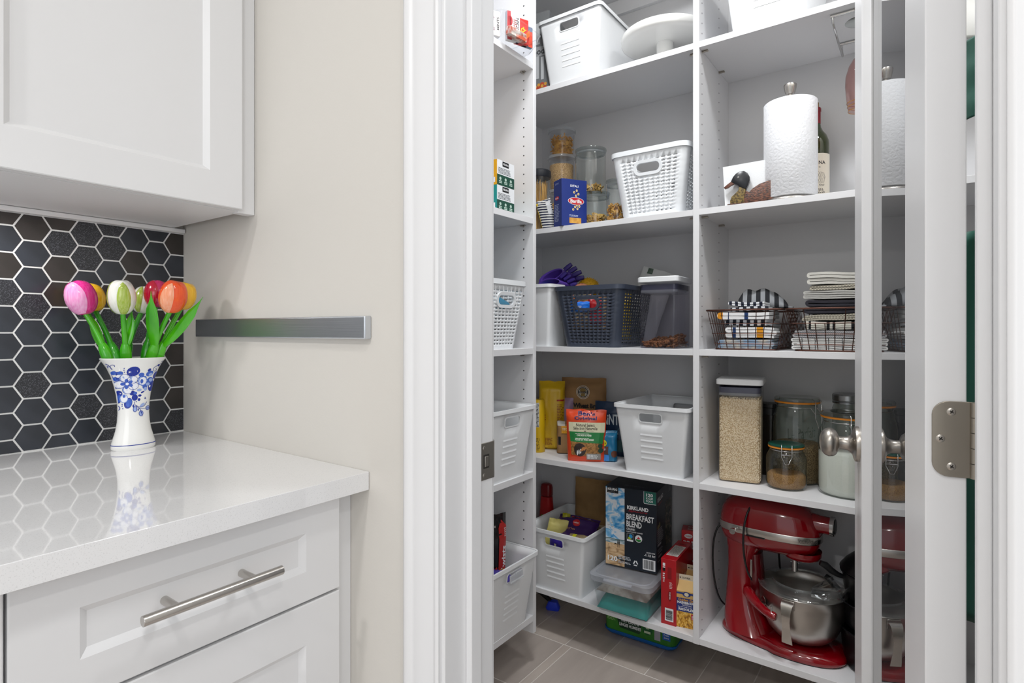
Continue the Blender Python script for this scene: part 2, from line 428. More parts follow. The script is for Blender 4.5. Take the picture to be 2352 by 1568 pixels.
# local: x runs from the hinge edge to the latch edge, kitchen face at y=0 (looking -X world is +y local), body to y=-.0345
DW, DT, DH = .602, .0345, 2.025
def yb(a, b): return (-b, -a)
MB().box(0, .102, -DT, 0, 0, DH).build('stile', WHITE_PAINT, door, bevel=.0012)
MB().box(DW - .102, DW, -DT, 0, 0, DH).build('stile', WHITE_PAINT, door, bevel=.0012)
MB().box(.102, DW - .102, -DT, 0, 0, .22).build('rail', WHITE_PAINT, door, bevel=.0012)
MB().box(.102, DW - .102, -DT, 0, DH - .11, DH).build('rail', WHITE_PAINT, door, bevel=.0012)
MB().box(.100, DW - .100, -.0195, -.0155, .215, DH - .105).build('glass_pane', MIRRORGL, door, smooth=None)
for side in (0, 1):
    f = (lambda y: y) if side == 0 else (lambda y: -DT - y)
    pr = [(0, 0), (0, -.0155), (.013, -.0155), (.013, -.0135), (.0105, -.0125), (.0085, -.009), (.006, -.0075), (.004, -.0035), (.0015, -.0012)]
    for x0, sg in ((.102, 1), (DW - .102, -1)):
        MB().loft([[(x0 + sg * a, f(b), z) for a, b in pr] for z in (.22, DH - .11)]).build('glazing_bead', WHITE_PAINT, door, smooth=50)
    for z0, sg in ((.22, 1), (DH - .11, -1)):
        MB().loft([[(x, f(b), z0 + sg * a) for a, b in pr] for x in (.102, DW - .102)]).build('glazing_bead', WHITE_PAINT, door, smooth=50)
def rot_y(loc, sg):  # lathe axis z -> local +y (sg 1) or -y
    return MX.Translation(loc) @ MX.Rotation(R(-90 * sg), 4, 'X')
zk = .925 - .012
for sg, y0 in ((1, 0), (-1, -DT)):
    kb = MB().lathe([(.0001, .0655), (.010, .0648), (.0185, .062), (.0245, .0565), (.0272, .0495), (.0262, .0425), (.0225, .0375), (.0165, .0345), (.0125, .033), (.0118, .028),
                     (.0125, .020), (.0155, .014), (.021, .0105), (.028, .0085), (.0320, .0068), (.0330, .004), (.0330, 0), (.0001, 0)], 40, rot_y((DW - .062, y0, zk), sg))
    kb.build('knob', NICKEL, door, smooth=40)
MB().box(DW - .0002, DW + .0012, -.028, -.0065, zk - .028, zk + .028).build('latch_plate', NICKEL, door)
def leaf(z):
    zc = z - .012
    pts = []
    x0, x1, h2 = -.0115 , -.0385, .038   # leaf lies on the hinge edge (x = 0 plane), running across the door's thickness
    ring = []
    ys = [(-DT - .004), -.0055]
    r = .014
    P = [(-DT - .0035, -h2), (-DT - .0035, h2)]
    for i in range(7): a = R(90 - 15 * i) ; P.append((-.0055 - r + r * sin(R(15 * i)), h2 - r + r * cos(R(15 * i))))
    for i in range(7): P.append((-.0055 - r + r * cos(R(15 * i)), -h2 + r - r * sin(R(15 * i))))
    lf = MB().loft([[(-.0001, a, zc + b) for a, b in P], [(-.0022, a, zc + b) for a, b in P]]).build('hinge_leaf', mat('antique nickel', '#9f978b', .33, 1, bump_s=40, bump=.04), door, bevel=.0004)
    for a, b in ((-.0215, .0275), (-.0125, 0), (-.0215, -.0275)):
        s1 = MB().lathe([(.0001, .0012), (.0028, .0010), (.0040, .0001)], 18, MX.Translation((-.0022, a, zc + b)) @ MX.Rotation(R(-90), 4, 'Y')).build('screw', NICKEL, lf)
        c = MB()
        for an in (35, 125):
            Mx = MX.Translation((-.00335, a, zc + b)) @ MX.Rotation(R(an), 4, 'X')
            c.box(-.0003, .0002, -.0019, .0019, -.0005, .0005, Mx)
        c.build('screw_slot', mat('dark recess', '#2b2724', .8), lf, smooth=None)
    k = MB()
    for i in range(5): k.cyl(.0058, zc - h2 + i * .01525, zc - h2 + i * .01525 + .0146, 18, MX.Translation((-.001, -DT - .0075, 0)))
    k.build('hinge_knuckle', MATS['antique nickel'], lf)
for z in (1.03, 1.82, .24): leaf(z)

# ================================================================== KITCHEN JOINERY
def shaker(mb, w, h, sl, st, sb, t=.019, bw=.0085, dp=.007):
    """panel front in local x,z facing -y; outer size w x h, frame widths sl / st / sb, bevelled recessed field"""
    o = [(0, 0), (w, 0), (w, h), (0, h)]; a = [(sl, sb), (w - sl, sb), (w - sl, h - st), (sl, h - st)]
    b = [(sl + bw, sb + bw), (w - sl - bw, sb + bw), (w - sl - bw, h - st - bw), (sl + bw, h - st - bw)]
    e = .0015; o2 = [(e, e), (w - e, e), (w - e, h - e), (e, h - e)]
    vs = [(x, 0, z) for x, z in o] + [(x, -t + e, z) for x, z in o] + [(x, -t, z) for x, z in o2] + [(x, -t, z) for x, z in a] + [(x, -t + dp, z) for x, z in b]
    fs = [(3, 2, 1, 0)]
    for L in range(4):
        for i in range(4): j = (i + 1) % 4; fs.append((L * 4 + i, L * 4 + j, L * 4 + 4 + j, L * 4 + 4 + i))
    fs.append((16, 17, 18, 19)); mb.add(vs, fs); return mb
# base cabinet: local x = world +Y, local -y = world +X
bc = thing('base_cabinet', 'white base cabinet with drawers under the white quartz worktop', 'cabinet', (XL, 0, 0), R(90))
fx = .588   # carcass front, distance from the wall
MB().box(-1.0, YB - .022, -fx, -.002, .10, .882).build('carcass', CABINET, bc, smooth=None)
MB().box(YB - .035, YB - .0005, -fx - .001, -fx + .02, .10, .883).build('filler_strip', CABINET, bc, bevel=.001)
MB().box(-1.0, YB - .022, -fx + .06, -.01, 0.0, .10).build('toe_kick', CABINET, bc, smooth=None)
def handle(parent, xc, z, L=.17, y=0):
    hb = MB().rod((xc - L / 2, y - .036, z), (xc + L / 2, y - .036, z), .0062, 20).build('handle', STEEL, parent, bevel=.0006)
    for s in (-1, 1):
        MB().rod((xc + s * .048, y, z), (xc + s * .048, y - .033, z), .0052, 16).build('handle_post', STEEL, hb, bevel=.0005)
for (x0, x1) in ((.1665, .5685), (-.2365, .1635), (-.6395, -.2395)):
    for (z0, z1, st, sb) in ((.735, .8765, .0395, .0445), (.428, .731, .0605, .0605), (.121, .424, .0605, .0605)):
        d = shaker(MB(), x1 - x0, z1 - z0, .0605, st, sb).build('drawer_front', CABINET, bc, smooth=25, loc=(x0, -fx - .001, z0))
        if z0 > .5: handle(d, (x1 - x0) / 2 - .007, .0775, .172, -.019)
        else: handle(d, (x1 - x0) / 2 - .007, .16, .172, -.019)
wt = MB().loft([rrect(.635, 1.65, .001, 1, .8845, 0, 0), rrect(.635, 1.65, .001, 1, .9135, 0, 0)])
QUARTZ = mat('white quartz', '#e9e9ea', .035, coat=.6, noise_s=700, noise_c='#d9d9da', noise_lo=.58, noise_hi=.7, detail=2)
top = wt.build('worktop', QUARTZ, None, bevel=.003, loc=(XL + .3177, YB - .8255, 0))
tag(top, 'glossy white quartz worktop under the tulip vase', 'worktop')
# wall cabinet
uc = thing('wall_cabinet', 'white wall cabinet with framed door above the black hexagon tiles', 'cabinet', (XL, 0, 0), R(90))
MB().box(-1.0, YB - .025, -.297, -.001, 1.3645, 2.3).build('carcass', CABINET, uc, smooth=None)
MB().box(YB - .034, YB - .0005, -.298, -.278, 1.362, 2.3).build('filler_strip', CABINET, uc, bevel=.001)
for (x0, x1) in ((.1665, .5705), (-.2365, .1635), (-.6395, -.2395)):
    shaker(MB(), x1 - x0, .93, .0605, .0605, .0605, bw=.0085, dp=.0095).build('door', CABINET, uc, smooth=25, loc=(x0, -.298, 1.3655))
# magnetic strip on the doorway wall
ms = thing('magnetic_knife_strip', 'long brushed steel magnetic knife strip on the beige wall', 'knife rack', (-.992, YB, 1.1435))
MB().box(-.276, .276, -.014, -.0002, -.0185, .0185).build('bar', GUNMETAL, ms, bevel=.0022, seg=3)
MB().box(-.27, .27, -.003, -.0001, -.0175, .0175).build('backing', BLACKP, ms)

# ================================================================== VASE AND WOODEN TULIPS
vx, vy, vz = X(307, .459), .459, .9135
VR = R(82)
vase = thing('vase', 'white pottery vase with hand painted blue flowers on the worktop', 'vase', (vx, vy, vz), VR)
vp = [(.0001, 0), (.041, 0), (.0432, .003), (.0430, .010), (.0390, .022), (.0345, .036), (.0315, .052), (.0304, .068), (.0310, .086), (.0335, .104), (.0378, .122),
      (.0430, .138), (.0500, .153), (.0565, .163), (.0628, .1705), (.0640, .1725), (.0625, .1735), (.0590, .171), (.050, .158), (.040, .138), (.030, .11), (.028, .06), (.0001, .02)]
SY = .72; vp = [(r * .85 if r > .001 else r, z) for r, z in vp]
MB().lathe(vp, 56, sy=SY).build('body', mat('glazed white pottery', '#f3f3f0', .12, coat=.6), vase, smooth=60)
def vr(z):
    P = vp[2:15]
    for (r0, z0), (r1, z1) in zip(P, P[1:]):
        if z0 <= z <= z1: return r0 + (r1 - r0) * (z - z0) / (z1 - z0)
    return P[-1][0]
def vf(a, b, l=0):     # a across, b up, both metres, measured on the front
    r = vr(b) + .0002 + l; th = -pi / 2 + math.asin(max(-.96, min(.96, a / r)))
    return V((r * cos(th), r * sin(th) * SY, b))
def q(x, y): return ((x - 560) / 8600, .1725 - (y - 95) / 1365 * .1725)   # photo sketch units -> metres on the vase
def blob(cx, cy, rx, ry, ang=0, n=16, lobes=0, amp=0):
    P = []
    for i in range(n):
        t = 2 * pi * i / n; k_ = 1 + amp * cos(lobes * t)
        x, y = rx * k_ * cos(t), ry * k_ * sin(t); c, s = cos(R(ang)), sin(R(ang))
        P.append(q(cx + x * c - y * s, cy + x * s + y * c))
    ctr = q(cx, cy); return [ctr] + P[::-1], [(0, i + 1, (i + 1) % n + 1) for i in range(n)]
DKB, MDB, LTB = INK('#14309a', .12), INK('#3d63c4', .12), INK('#9fb4e6', .12)
VW = INK('#f1f3fb', .12)
dk = [blob(505, 285, 92, 72, -10), blob(850, 365, 40, 62, 25), blob(790, 525, 58, 82, 15), blob(335, 620, 45, 52), blob(340, 705, 32, 60, 10), blob(455, 760, 52, 82, 12),
      blob(540, 680, 42, 48), blob(268, 465, 22, 40), blob(298, 520, 20, 26), blob(735, 275, 30, 20, -35), blob(650, 605, 30, 12, -25), blob(610, 655, 26, 18), blob(600, 715, 20, 22),
      blob(522, 805, 12, 24), blob(590, 865, 9, 20), blob(885, 212, 22, 18), blob(305, 345, 72, 60), blob(300, 395, 44, 34), blob(505, 610, 40, 36)]
for x, y in ((380, 235), (380, 262), (388, 292), (400, 330), (380, 775), (380, 800), (388, 840), (690, 690), (700, 705), (688, 708), (935, 158), (950, 150), (560, 745)): dk.append(blob(x, y, 8, 8, n=8))
decal(vase, 'painted_flower', dk, DKB, vf, .0001)
md = [blob(260, 305, 34, 30), blob(335, 305, 38, 26), blob(290, 395, 36, 30), blob(345, 690, 26, 55), blob(465, 755, 38, 66, 12), blob(545, 615, 26, 22), blob(620, 340, 42, 30), blob(680, 525, 36, 38),
      blob(745, 330, 60, 40, -20), blob(760, 430, 52, 44), blob(720, 480, 44, 40), blob(640, 430, 72, 78, 0, 20, 8, .08)]
decal(vase, 'painted_flower', md, MDB, vf, .0002)
lt = [blob(420 + 82 * cos(R(a)), 470 + 82 * sin(R(a)), 74, 62, a, 16) for a in (-110, -40, 20, 80, 175)] + [blob(640, 435, 66, 66, 0, 20, 9, .07), blob(400, 690, 50, 66, 5), blob(760, 345, 34, 22, -20), blob(770, 430, 32, 26), blob(725, 490, 30, 24), blob(600, 570, 34, 20), blob(690, 560, 26, 30), blob(650, 800, 42, 20, -35), blob(738, 855, 30, 26), blob(545, 855, 22, 36), blob(632, 925, 26, 36)]
decal(vase, 'painted_flower', lt, LTB, vf, .0003)
wh = [blob(430 + 92 * cos(R(a)), 470 + 92 * sin(R(a)), 64, 50, a, 14, 3, .06) for a in (-110, -40, 20, 80, 175)] + [blob(645, 435, 50, 56, 0, 20, 8, .05), blob(400, 690, 40, 54), blob(315, 352, 24, 22)]
decal(vase, 'painted_flower', wh, VW, vf, .0004)
ct = [blob(430 + 50 * cos(R(a)), 470 + 44 * sin(R(a)), 34, 24, a, 12) for a in (-100, -35, 25, 95, 180)] + [blob(630, 440, 22, 34), blob(400, 655, 18, 22)]
decal(vase, 'painted_flower', ct, MDB, vf, .0005)
decal(vase, 'painted_flower', [blob(432, 470, 22, 20)], VW, vf, .0006)
def qs(*p, w_=8):
    P = [q(a, b) for a, b in p]; out = []
    for i in range(len(P) - 1):      # Catmull-Rom through the points
        a, b, c, d = P[max(0, i - 1)], P[i], P[i + 1], P[min(len(P) - 1, i + 2)]
        for j in range(5):
            u = j / 5; out.append(tuple(.5 * ((2 * b[k]) + (-a[k] + c[k]) * u + (2 * a[k] - 5 * b[k] + 4 * c[k] - d[k]) * u * u + (-a[k] + 3 * b[k] - 3 * c[k] + d[k]) * u ** 3) for k in (0, 1)))
    return LN(out + [P[-1]], w_ / 9500)
sc_ = [qs((120, 180), (150, 170), (190, 190), (240, 255)), qs((150, 180), (135, 215), (165, 245), (190, 235), (185, 205), (160, 210)), qs((210, 205), (225, 185), (255, 190), (262, 210)),
       qs((880, 215), (840, 225), (800, 255), (805, 290), (840, 300), (855, 270), (835, 260)), qs((885, 215), (920, 190), (955, 180), (945, 215), (925, 210)), qs((535, 740), (545, 790), (600, 840), (690, 860)),
       qs((560, 800), (620, 830), (680, 815), (720, 760)), qs((600, 840), (625, 880), (632, 925)), qs((330, 790), (355, 830), (340, 865)), qs((705, 855), (770, 860)), qs((632, 890), (650, 970))]
for cx, cy, rx, ry in ((738, 855, 34, 30), (545, 855, 26, 40), (632, 925, 30, 40), (410, 470, 8, 8)):
    P = [q(cx + rx * cos(2 * pi * i / 14), cy + ry * sin(2 * pi * i / 14)) for i in range(15)]; sc_.append(LN(P, .0009))
for a in (-110, -40, 20, 80, 175):
    P = [q(430 + 92 * cos(R(a)) + 70 * cos(2 * pi * i / 14), 470 + 92 * sin(R(a)) + 58 * sin(2 * pi * i / 14)) for i in range(15)]; sc_.append(LN(P, .0006))
decal(vase, 'painted_scroll', sc_, DKB, vf, .0005)['kind'] = 'stuff'
MB().lathe([(vr(z) + .00035, z) for z in (.0092, .0100, .0106)], 56, sy=SY).build('painted_line', DKB, vase)

GREEN = mat('glossy green paint', '#52bd14', .16, coat=.5, noise_s=18, noise_c='#37a00e', stretch=(1, 1, .3))
GREEND = mat('glossy darker green paint', '#2c9416', .16, coat=.5)
def brushed(name, c1, c2):
    return mat(name, c1, .14, coat=.5, noise_s=70, noise_c=c2, noise_lo=.35, noise_hi=.75, stretch=(6, 6, .6))
def tulip(label, top, root, cols, hh=.064, hr=.028, green=GREEN, leaf_to=None, leaf_w=.011, lean=0, yaw=0, pet=((0, .92), (2.09, .92), (4.19, .92))):
    """top = world centre of the flower head, root = world point inside the vase"""
    top, root = V(top), V(root); t = thing('wooden_tulip', label, 'flower', tuple(root), 0, 'painted wooden tulips in the vase')
    T_ = top - root; ax = (T_.normalized() * .75 + V((0, 0, .45))).normalized()
    xa = V((-top.x, -top.y, 0)); xa = (xa - ax * xa.dot(ax)).normalized(); ya = ax.cross(xa)   # petals are counted from the side facing the kitchen
    Mh = MX.Translation(T_) @ MX((xa, ya, ax)).transposed().to_4x4()
    hr *= .93; hh *= .96; prof = [(.0001, -.50), (.42, -.485), (.74, -.38), (.95, -.18), (1.0, 0), (.97, .14), (.88, .29), (.73, .41), (.50, .480), (.25, .500), (.0001, .503)]
    n = 36
    def f(i, j):
        r, z = prof[j]; a = 2 * pi * i / n; k_ = 1 - .07 * (max(0, z) * 2) * (0.5 + .5 * cos(3 * a + 1))
        return (r * hr * k_ * cos(a), r * hr * k_ * sin(a), z * hh + (.02 * hh * cos(3 * a) if .3 < z < .49 else 0))
    # the head is one carved bulb; petals are painted patches in relief
    vs = [f(i, j) for j in range(len(prof)) for i in range(n)]
    fs = [(j * n + i, j * n + (i + 1) % n, (j + 1) * n + (i + 1) % n, (j + 1) * n + i) for j in range(len(prof) - 1) for i in range(n)]
    MB().add(vs, fs, Mh).build('flower_head', cols[0], t, smooth=60, sub=1)
    if cols[1]:
        for a0, pw in pet:
            mb = MB(); m_ = 10
            def pf(u, v):
                z = -.47 + .93 * v; wd = pw * math.sqrt(max(0, 1 - (abs(2 * v - .85) / 1.16) ** 2.4)); a = a0 + (u - .5) * 2 * wd
                for (r0, z0), (r1, z1) in zip(prof, prof[1:]):
                    if z0 <= z <= z1: r = r0 + (r1 - r0) * (z - z0) / (z1 - z0); break
                else: r = .4
                lift = .0012 * (1 - abs(2 * u - 1) ** 4)
                return ((r * hr + lift) * cos(a), (r * hr + lift) * sin(a), z * hh)
            mb.grid(m_, 14, pf, Mh); mb.build('petal', cols[1], t, smooth=60)
    # stem, socket and leaf
    base = T_ - (Mh.to_3x3() @ V((0, 0, 1))) * hh * .47
    P = []
    for i in range(13):
        u = i / 12; b0 = V((0, 0, .0)); mid = V((T_.x * .30, T_.y * .30, T_.z * .42))
        P.append((1 - u) ** 2 * b0 + 2 * u * (1 - u) * mid + u * u * base)
    MB().tube(P, [.0055 - .0012 * i / 12 for i in range(13)], 10).build('stem', green, t, smooth=60)
    c = [P[0] + (P[5] - P[0]) * k_ for k_ in (0, .45, .8, 1)]
    MB().tube([P[0], P[1], P[2], P[3], P[4], P[5]], [.0060, .0085, .0098, .0098, .0088, .0062], 12).build('socket', green, t, smooth=60)
    if leaf_to:
        L = V(leaf_to) - root; st = P[4]
        m2 = st * .45 + L * .55 + V((0, 0, -.012)); rings = []
        for i in range(15):
            u = i / 14; p = (1 - u) ** 2 * st + 2 * u * (1 - u) * m2 + u * u * L
            tan = ((m2 - st) * (1 - u) + (L - m2) * u).normalized(); sd = tan.cross(V((.62, -.78, 0))).normalized(); th = tan.cross(sd)
            wd = leaf_w * (.45 + 1.4 * sin(pi * min(1, u * .95 + .08)) ** .8) * (1 if u < .72 else max(.06, (1 - u) / .28)) * .40; tk = .0034 * (1.2 - u)
            rings.append([tuple(p + sd * wd * cos(2 * pi * k_ / 10) + th * tk * sin(2 * pi * k_ / 10)) for k_ in range(10)])
        MB().loft(rings).build('leaf', green, t, smooth=70)
    return t
def tp(px, py, d):      # point seen at image px,py at depth d along the view
    r = (px - 1176) / 1312 * d; return V((.809 * r - .588 * d, .588 * r + .809 * d, H + (757 - py) * d / 1312))
PINK = brushed('magenta paint', '#d6147f', '#e8409c'); LPINK = brushed('pale pink paint', '#ee8fca', '#f7b9df')
YEL = brushed('yellow paint', '#efb208', '#f6c62c'); WHT = brushed('white paint gloss', '#f0f0ea', '#e6e8da'); GRN2 = brushed('olive petal paint', '#9ab52c', '#c3d07a')
RED2 = brushed('crimson paint', '#b30a2e', '#c41a3c'); ORG = brushed('orange paint', '#ee4b10', '#f4611c'); PEACH = brushed('peach paint', '#f79a6d', '#fbb797'); MAG2 = brushed('raspberry paint', '#c0185c', '#cf3070')
tulip('magenta and pale pink wooden tulip leaning far left in the vase', tp(187, 684, 1.050), tp(254, 842, 1.068), (PINK, LPINK), .066, .0275, leaf_to=tp(206, 716, 1.08), leaf_w=.013, pet=((-.55, .85),))
tulip('yellow wooden tulip right behind the magenta and pink one', tp(212, 684, 1.085), tp(272, 842, 1.077), (YEL, None), .056, .024, GREEND, yaw=1)
tulip('largest white wooden tulip with one olive green petal, centre of the vase', tp(281, 683, 1.055), tp(291, 842, 1.087), (WHT, GRN2), .066, .0245, leaf_to=tp(304, 706, 1.085), leaf_w=.013, pet=((.12, .50), (-1.9, .5)))
tulip('small white and green wooden tulip half hidden behind the centre', tp(330, 689, 1.125), tp(283, 842, 1.095), (WHT, GRN2), .056, .022, GREEND, pet=((-.5, .4),))
tulip('crimson and raspberry wooden tulip standing at the back right', tp(361, 675, 1.125), tp(333, 842, 1.112), (MAG2, RED2), .056, .024, GREEND, leaf_to=tp(352, 728, 1.13), pet=((-.75, .85),))
tulip('orange wooden tulip with a peach petal, right of the vase', tp(398, 682, 1.08), tp(341, 842, 1.112), (ORG, PEACH), .064, .0265, leaf_to=tp(347, 668, 1.05), leaf_w=.017, pet=((-.45, .52),))
tulip('amber yellow wooden tulip peeping out behind the orange one', tp(423, 680, 1.12), tp(356, 842, 1.120), (YEL, None), .056, .024, GREEN, leaf_to=tp(467, 681, 1.09), leaf_w=.014, yaw=1)
# ================================================================== PANTRY SHELVING
def holes(parent, at_, axis):
    mb = MB(); rr = .0026
    for (x, y, z) in at_:
        if axis == 'y': mb.add([(x + rr * cos(i * pi / 4), y, z + rr * sin(i * pi / 4)) for i in range(8)], [tuple(range(8))])
        else: mb.add([(x, y + rr * cos(i * pi / 4), z + rr * sin(i * pi / 4)) for i in range(8)], [tuple(range(8))])
    o = mb.build('peg_hole', mat('peg hole', '#26211f', .9), parent, smooth=None); o['kind'] = 'stuff'; return o
def unit(name, label, L, panels, backs, shelves, extra=()):
    u = thing(name, label, 'shelves', L); off = tuple(-c for c in L)
    for b in panels: MB().box(*b).build('side_panel', MELAMINE, u, bevel=.0006, loc=off)
    for b in backs: MB().box(*b).build('back_panel', BACKPAN, u, smooth=None, loc=off)
    for b in shelves: MB().box(*b).build('shelf', MELAMINE, u, bevel=.0006, loc=off)
    for b in extra: MB().box(*b).build('cleat', MELAMINE, u, bevel=.0006, loc=off)
    return u, off
XS, XD0, XD1, XR = -1.373, -.596, -.577, .50
T_ = .019
su, off = unit('shelving_unit', 'wide white shelving unit along the pantry back wall', (-.44, 2.0, .155),
    [(XS - .018, XS, PY, PB + .006, .155, 2.475), (XD0, XD1, PY - .0004, PB, .154, 2.475), (XR, XR + .019, PY, PB + .006, .155, 2.475)],
    [(XS, XD0, PB, PB + .006, .155, 2.475), (XD1, XR, PB, PB + .006, .155, 2.475)],
    [(XS, XD0, PY, PB, z - T_, z) for z in LV] + [(XD1, XR, PY, PB, z - T_, z) for z in LV] + [(XS, XD0, PY, PB, 2.456, 2.475)],
    [(XS, XD0, PB - .018, PB, 2.40, 2.456)])
zs = [.19 + .032 * i for i in range(70)]; zs = [z for z in zs if all(abs(z - l + .01) > .02 for l in LV)]
o = holes(su, [(XD1 + .0003, y, z) for z in zs for y in (1.818, 2.0)] + [(XD0 - .0003, y, z) for z in zs for y in (1.818, 2.0)] + [(XS + .0003, y, z) for z in zs for y in (1.83, 2.06)], 'x'); o.location = off
def pin(parent, x, y, z, sx, off, ax='x'):
    Mx = MX.Translation((x, y, z)) @ (MX.Rotation(R(90), 4, 'Y') if ax == 'x' else MX.Rotation(R(90), 4, 'X'))
    m = MB().cyl(.0028, -.012, .012, 10, Mx); m.box(*( (x - .010, x + .010, y - .004, y + .004, z + .0024, z + .0046)))
    m.build('shelf_pin', NICKEL, parent, loc=off)
for z in LV[:-1]:
    for y in (1.818, 2.0):
        pin(su, XD1 + .008, y, z - T_ - .0048, 1, off); pin(su, XD0 - .008, y, z - T_ - .0048, -1, off)
LX, LY = -1.078, 1.606
lu, off2 = unit('shelving_unit', 'narrow white side shelving unit on the pantry left wall beside the door', (-1.235, 1.28, .11),
    [(-1.392, LX, LY, LY + .0175, .112, 2.475), (-1.392, LX, .93, .9475, .112, 2.475)], [(-1.392, -1.388, .9475, LY, .112, 2.475)],
    [(-1.388, LX - .0006, .9475, LY, z - .0205, z) for z in LV] + [(-1.388, LX - .0006, .9475, LY, 2.456, 2.475)])
zs2 = [.20 + .032 * i for i in range(70)]; zs2 = [z for z in zs2 if all(abs(z - l + .01) > .02 for l in LV)]
o = holes(lu, [(x, LY - .0003, z) for z in zs2 for x in (-1.117, -1.34)], 'y'); o.location = off2
for z in LV[:-1]: pin(lu, -1.117, LY - .006, z - .0205 - .0048, 1, off2, 'y')

# ================================================================== CONTAINERS
def shell(wt, dt, wb, db, h, r, fx, fy, zl, skip=None, bulge=None):
    """open tapered box; fx, fy = break positions (metres at the rim) on the long and short sides; zl = heights"""
    sides = []   # list of (side, fraction along side -1..1) or corner
    per = []
    def seg(side, brk, half):
        for b in brk: per.append((side, b / half))
    nc = 4
    seg(0, fx, wt / 2 - r); per.extend([('c0', i / (nc + 0)) for i in range(1, nc)])
    seg(1, fy, dt / 2 - r); per.extend([('c1', i / nc) for i in range(1, nc)])
    seg(2, fx, wt / 2 - r); per.extend([('c2', i / nc) for i in range(1, nc)])
    seg(3, fy, dt / 2 - r); per.extend([('c3', i / nc) for i in range(1, nc)])
    n = len(per); mb = MB(); vs = []
    for j, z in enumerate(zl):
        k = z / h; W = wb + (wt - wb) * k; D = db + (dt - db) * k; hw, hd = W / 2 - r, D / 2 - r
        for i, (s, f) in enumerate(per):
            e = bulge(i, j) if bulge else 0
            if s == 0: p = (f * hw, -D / 2 - e)
            elif s == 1: p = (W / 2 + e, f * hd)
            elif s == 2: p = (-f * hw, D / 2 + e)
            elif s == 3: p = (-W / 2 - e, -f * hd)
            else:
                c = int(s[1]); cx, cy = ((hw, -hd), (hw, hd), (-hw, hd), (-hw, -hd))[c]; a = R(-90 + 90 * c + 90 * f)
                p = (cx + (r + e) * cos(a), cy + (r + e) * sin(a))
            vs.append((p[0], p[1], z))
    fs = []
    for j in range(len(zl) - 1):
        for i in range(n):
            k = (i + 1) % n; a, b = per[i], per[k]
            zm = (zl[j] + zl[j + 1]) / 2; sd = a[0] if a[0] == b[0] and isinstance(a[0], int) else None
            xm = None
            if sd in (0, 2): xm = (a[1] + b[1]) / 2 * (wt / 2 - r)
            elif sd in (1, 3): xm = (a[1] + b[1]) / 2 * (dt / 2 - r)
            if skip and skip(sd, xm, zm, i, j): continue
            fs.append((j * n + i, j * n + k, (j + 1) * n + k, (j + 1) * n + i))
    fs.append(tuple(range(n))[::-1]); mb.add(vs, fs); return mb
def rim(parent, w, d, r, z, m, out=.006, th=.005, drop=.012, name='rim'):
    mb = MB()
    a = rrect(w, d, r, 4); b = rrect(w + 2 * out, d + 2 * out, r + out, 4)
    mb.loft([[(x, y, z) for x, y, _ in a], [(x, y, z + th) for x, y, _ in a], [(x, y, z + th) for x, y, _ in b], [(x, y, z - drop + th) for x, y, _ in b],
             [(x, y, z - drop + th) for x, y, _ in rrect(w + 2 * out - .003, d + 2 * out - .003, r + out, 4)], [(x, y, z) for x, y, _ in rrect(w + .001, d + .001, r, 4)]], False, False)
    return mb.build(name, m, parent, smooth=40)
def ribs(parent, w, m, z0=.05, n=5, gap=.0185, slope=0, y0=0, L=.075, x0=.0):
    """small raised ledges on the bin front"""
    for i in range(n):
        z = z0 + i * gap; y = y0 - slope * z
        mb = MB().loft([[(x0 + sx * L / 2, y + .0002, z + .0125), (x0 + sx * L / 2, y - .0014, z), (x0 + sx * L / 2, y + .0004, z - .0003)] for sx in (-1, 1)])
        mb.build('rib', m, parent, smooth=None)
BW, BD, BH = .252, .325, .228
def plastic_bin(label, loc, rz=0, group='white plastic storage bins', m=PLASTIC, name='storage_bin', clip_=False):
    t = thing(name, label, 'bin', loc, rz, group)
    hz0, hz1, hx = BH - .052, BH - .024, .041
    def skip(sd, xm, zm, i, j): return sd in (0, 2) and abs(xm) < hx and hz0 < zm < hz1
    fx = [-BW / 2 + .012, -.07, -hx, -.02, .02, hx, .07, BW / 2 - .012]; fy = [-BD / 2 + .012, -.08, 0, .08, BD / 2 - .012]
    zl = [0, .05, .10, .14, hz0, hz0 + .014, hz1, BH]
    shell(BW, BD, .200, .268, BH, .012, fx, fy, zl, skip).build('body', m, t, smooth=35, solid=.0022)
    rim(t, BW, BD, .012, BH - .002, m)
    k = (BW - .2) / 2 / BH; slope = (BD - .268) / 2 / BH
    for s in (-1, 1):
        ring = lambda e: [( x * (1 - .0) , s * (.134 + slope * (z + 0) + e), z) for x, z in rr]
        P = rrect(2 * hx * .93, hz1 - hz0, .008, 4, 0, 0, (hz0 + hz1) / 2); Q = rrect(2 * hx * .93 + .007, hz1 - hz0 + .007, .011, 4, 0, 0, (hz0 + hz1) / 2)
        mb = MB(); f = lambda x, z, e: (x, s * (.134 + slope * z + e), z)
        mb.loft([[f(x, z, -.0024) for x, z, _ in P], [f(x, z, .0016) for x, z, _ in P], [f(x, z, .0016) for x, z, _ in Q], [f(x, z, -.0005) for x, z, _ in Q]], False, False)
        # fillets that fill the square corners of the slot
        Sq = rrect(2 * hx + .002, hz1 - hz0 + .002, .0006, 4, 0, 0, (hz0 + hz1) / 2)
        mb.loft([[f(x, z, -.0006) for x, z, _ in P], [f(x, z, -.0006) for x, z, _ in Sq]], False, False)
        mb.build('handle_rim', m, t, smooth=40)
    ribs(t, BW, m, .052, 5, .0195, slope, -.134)
    return t
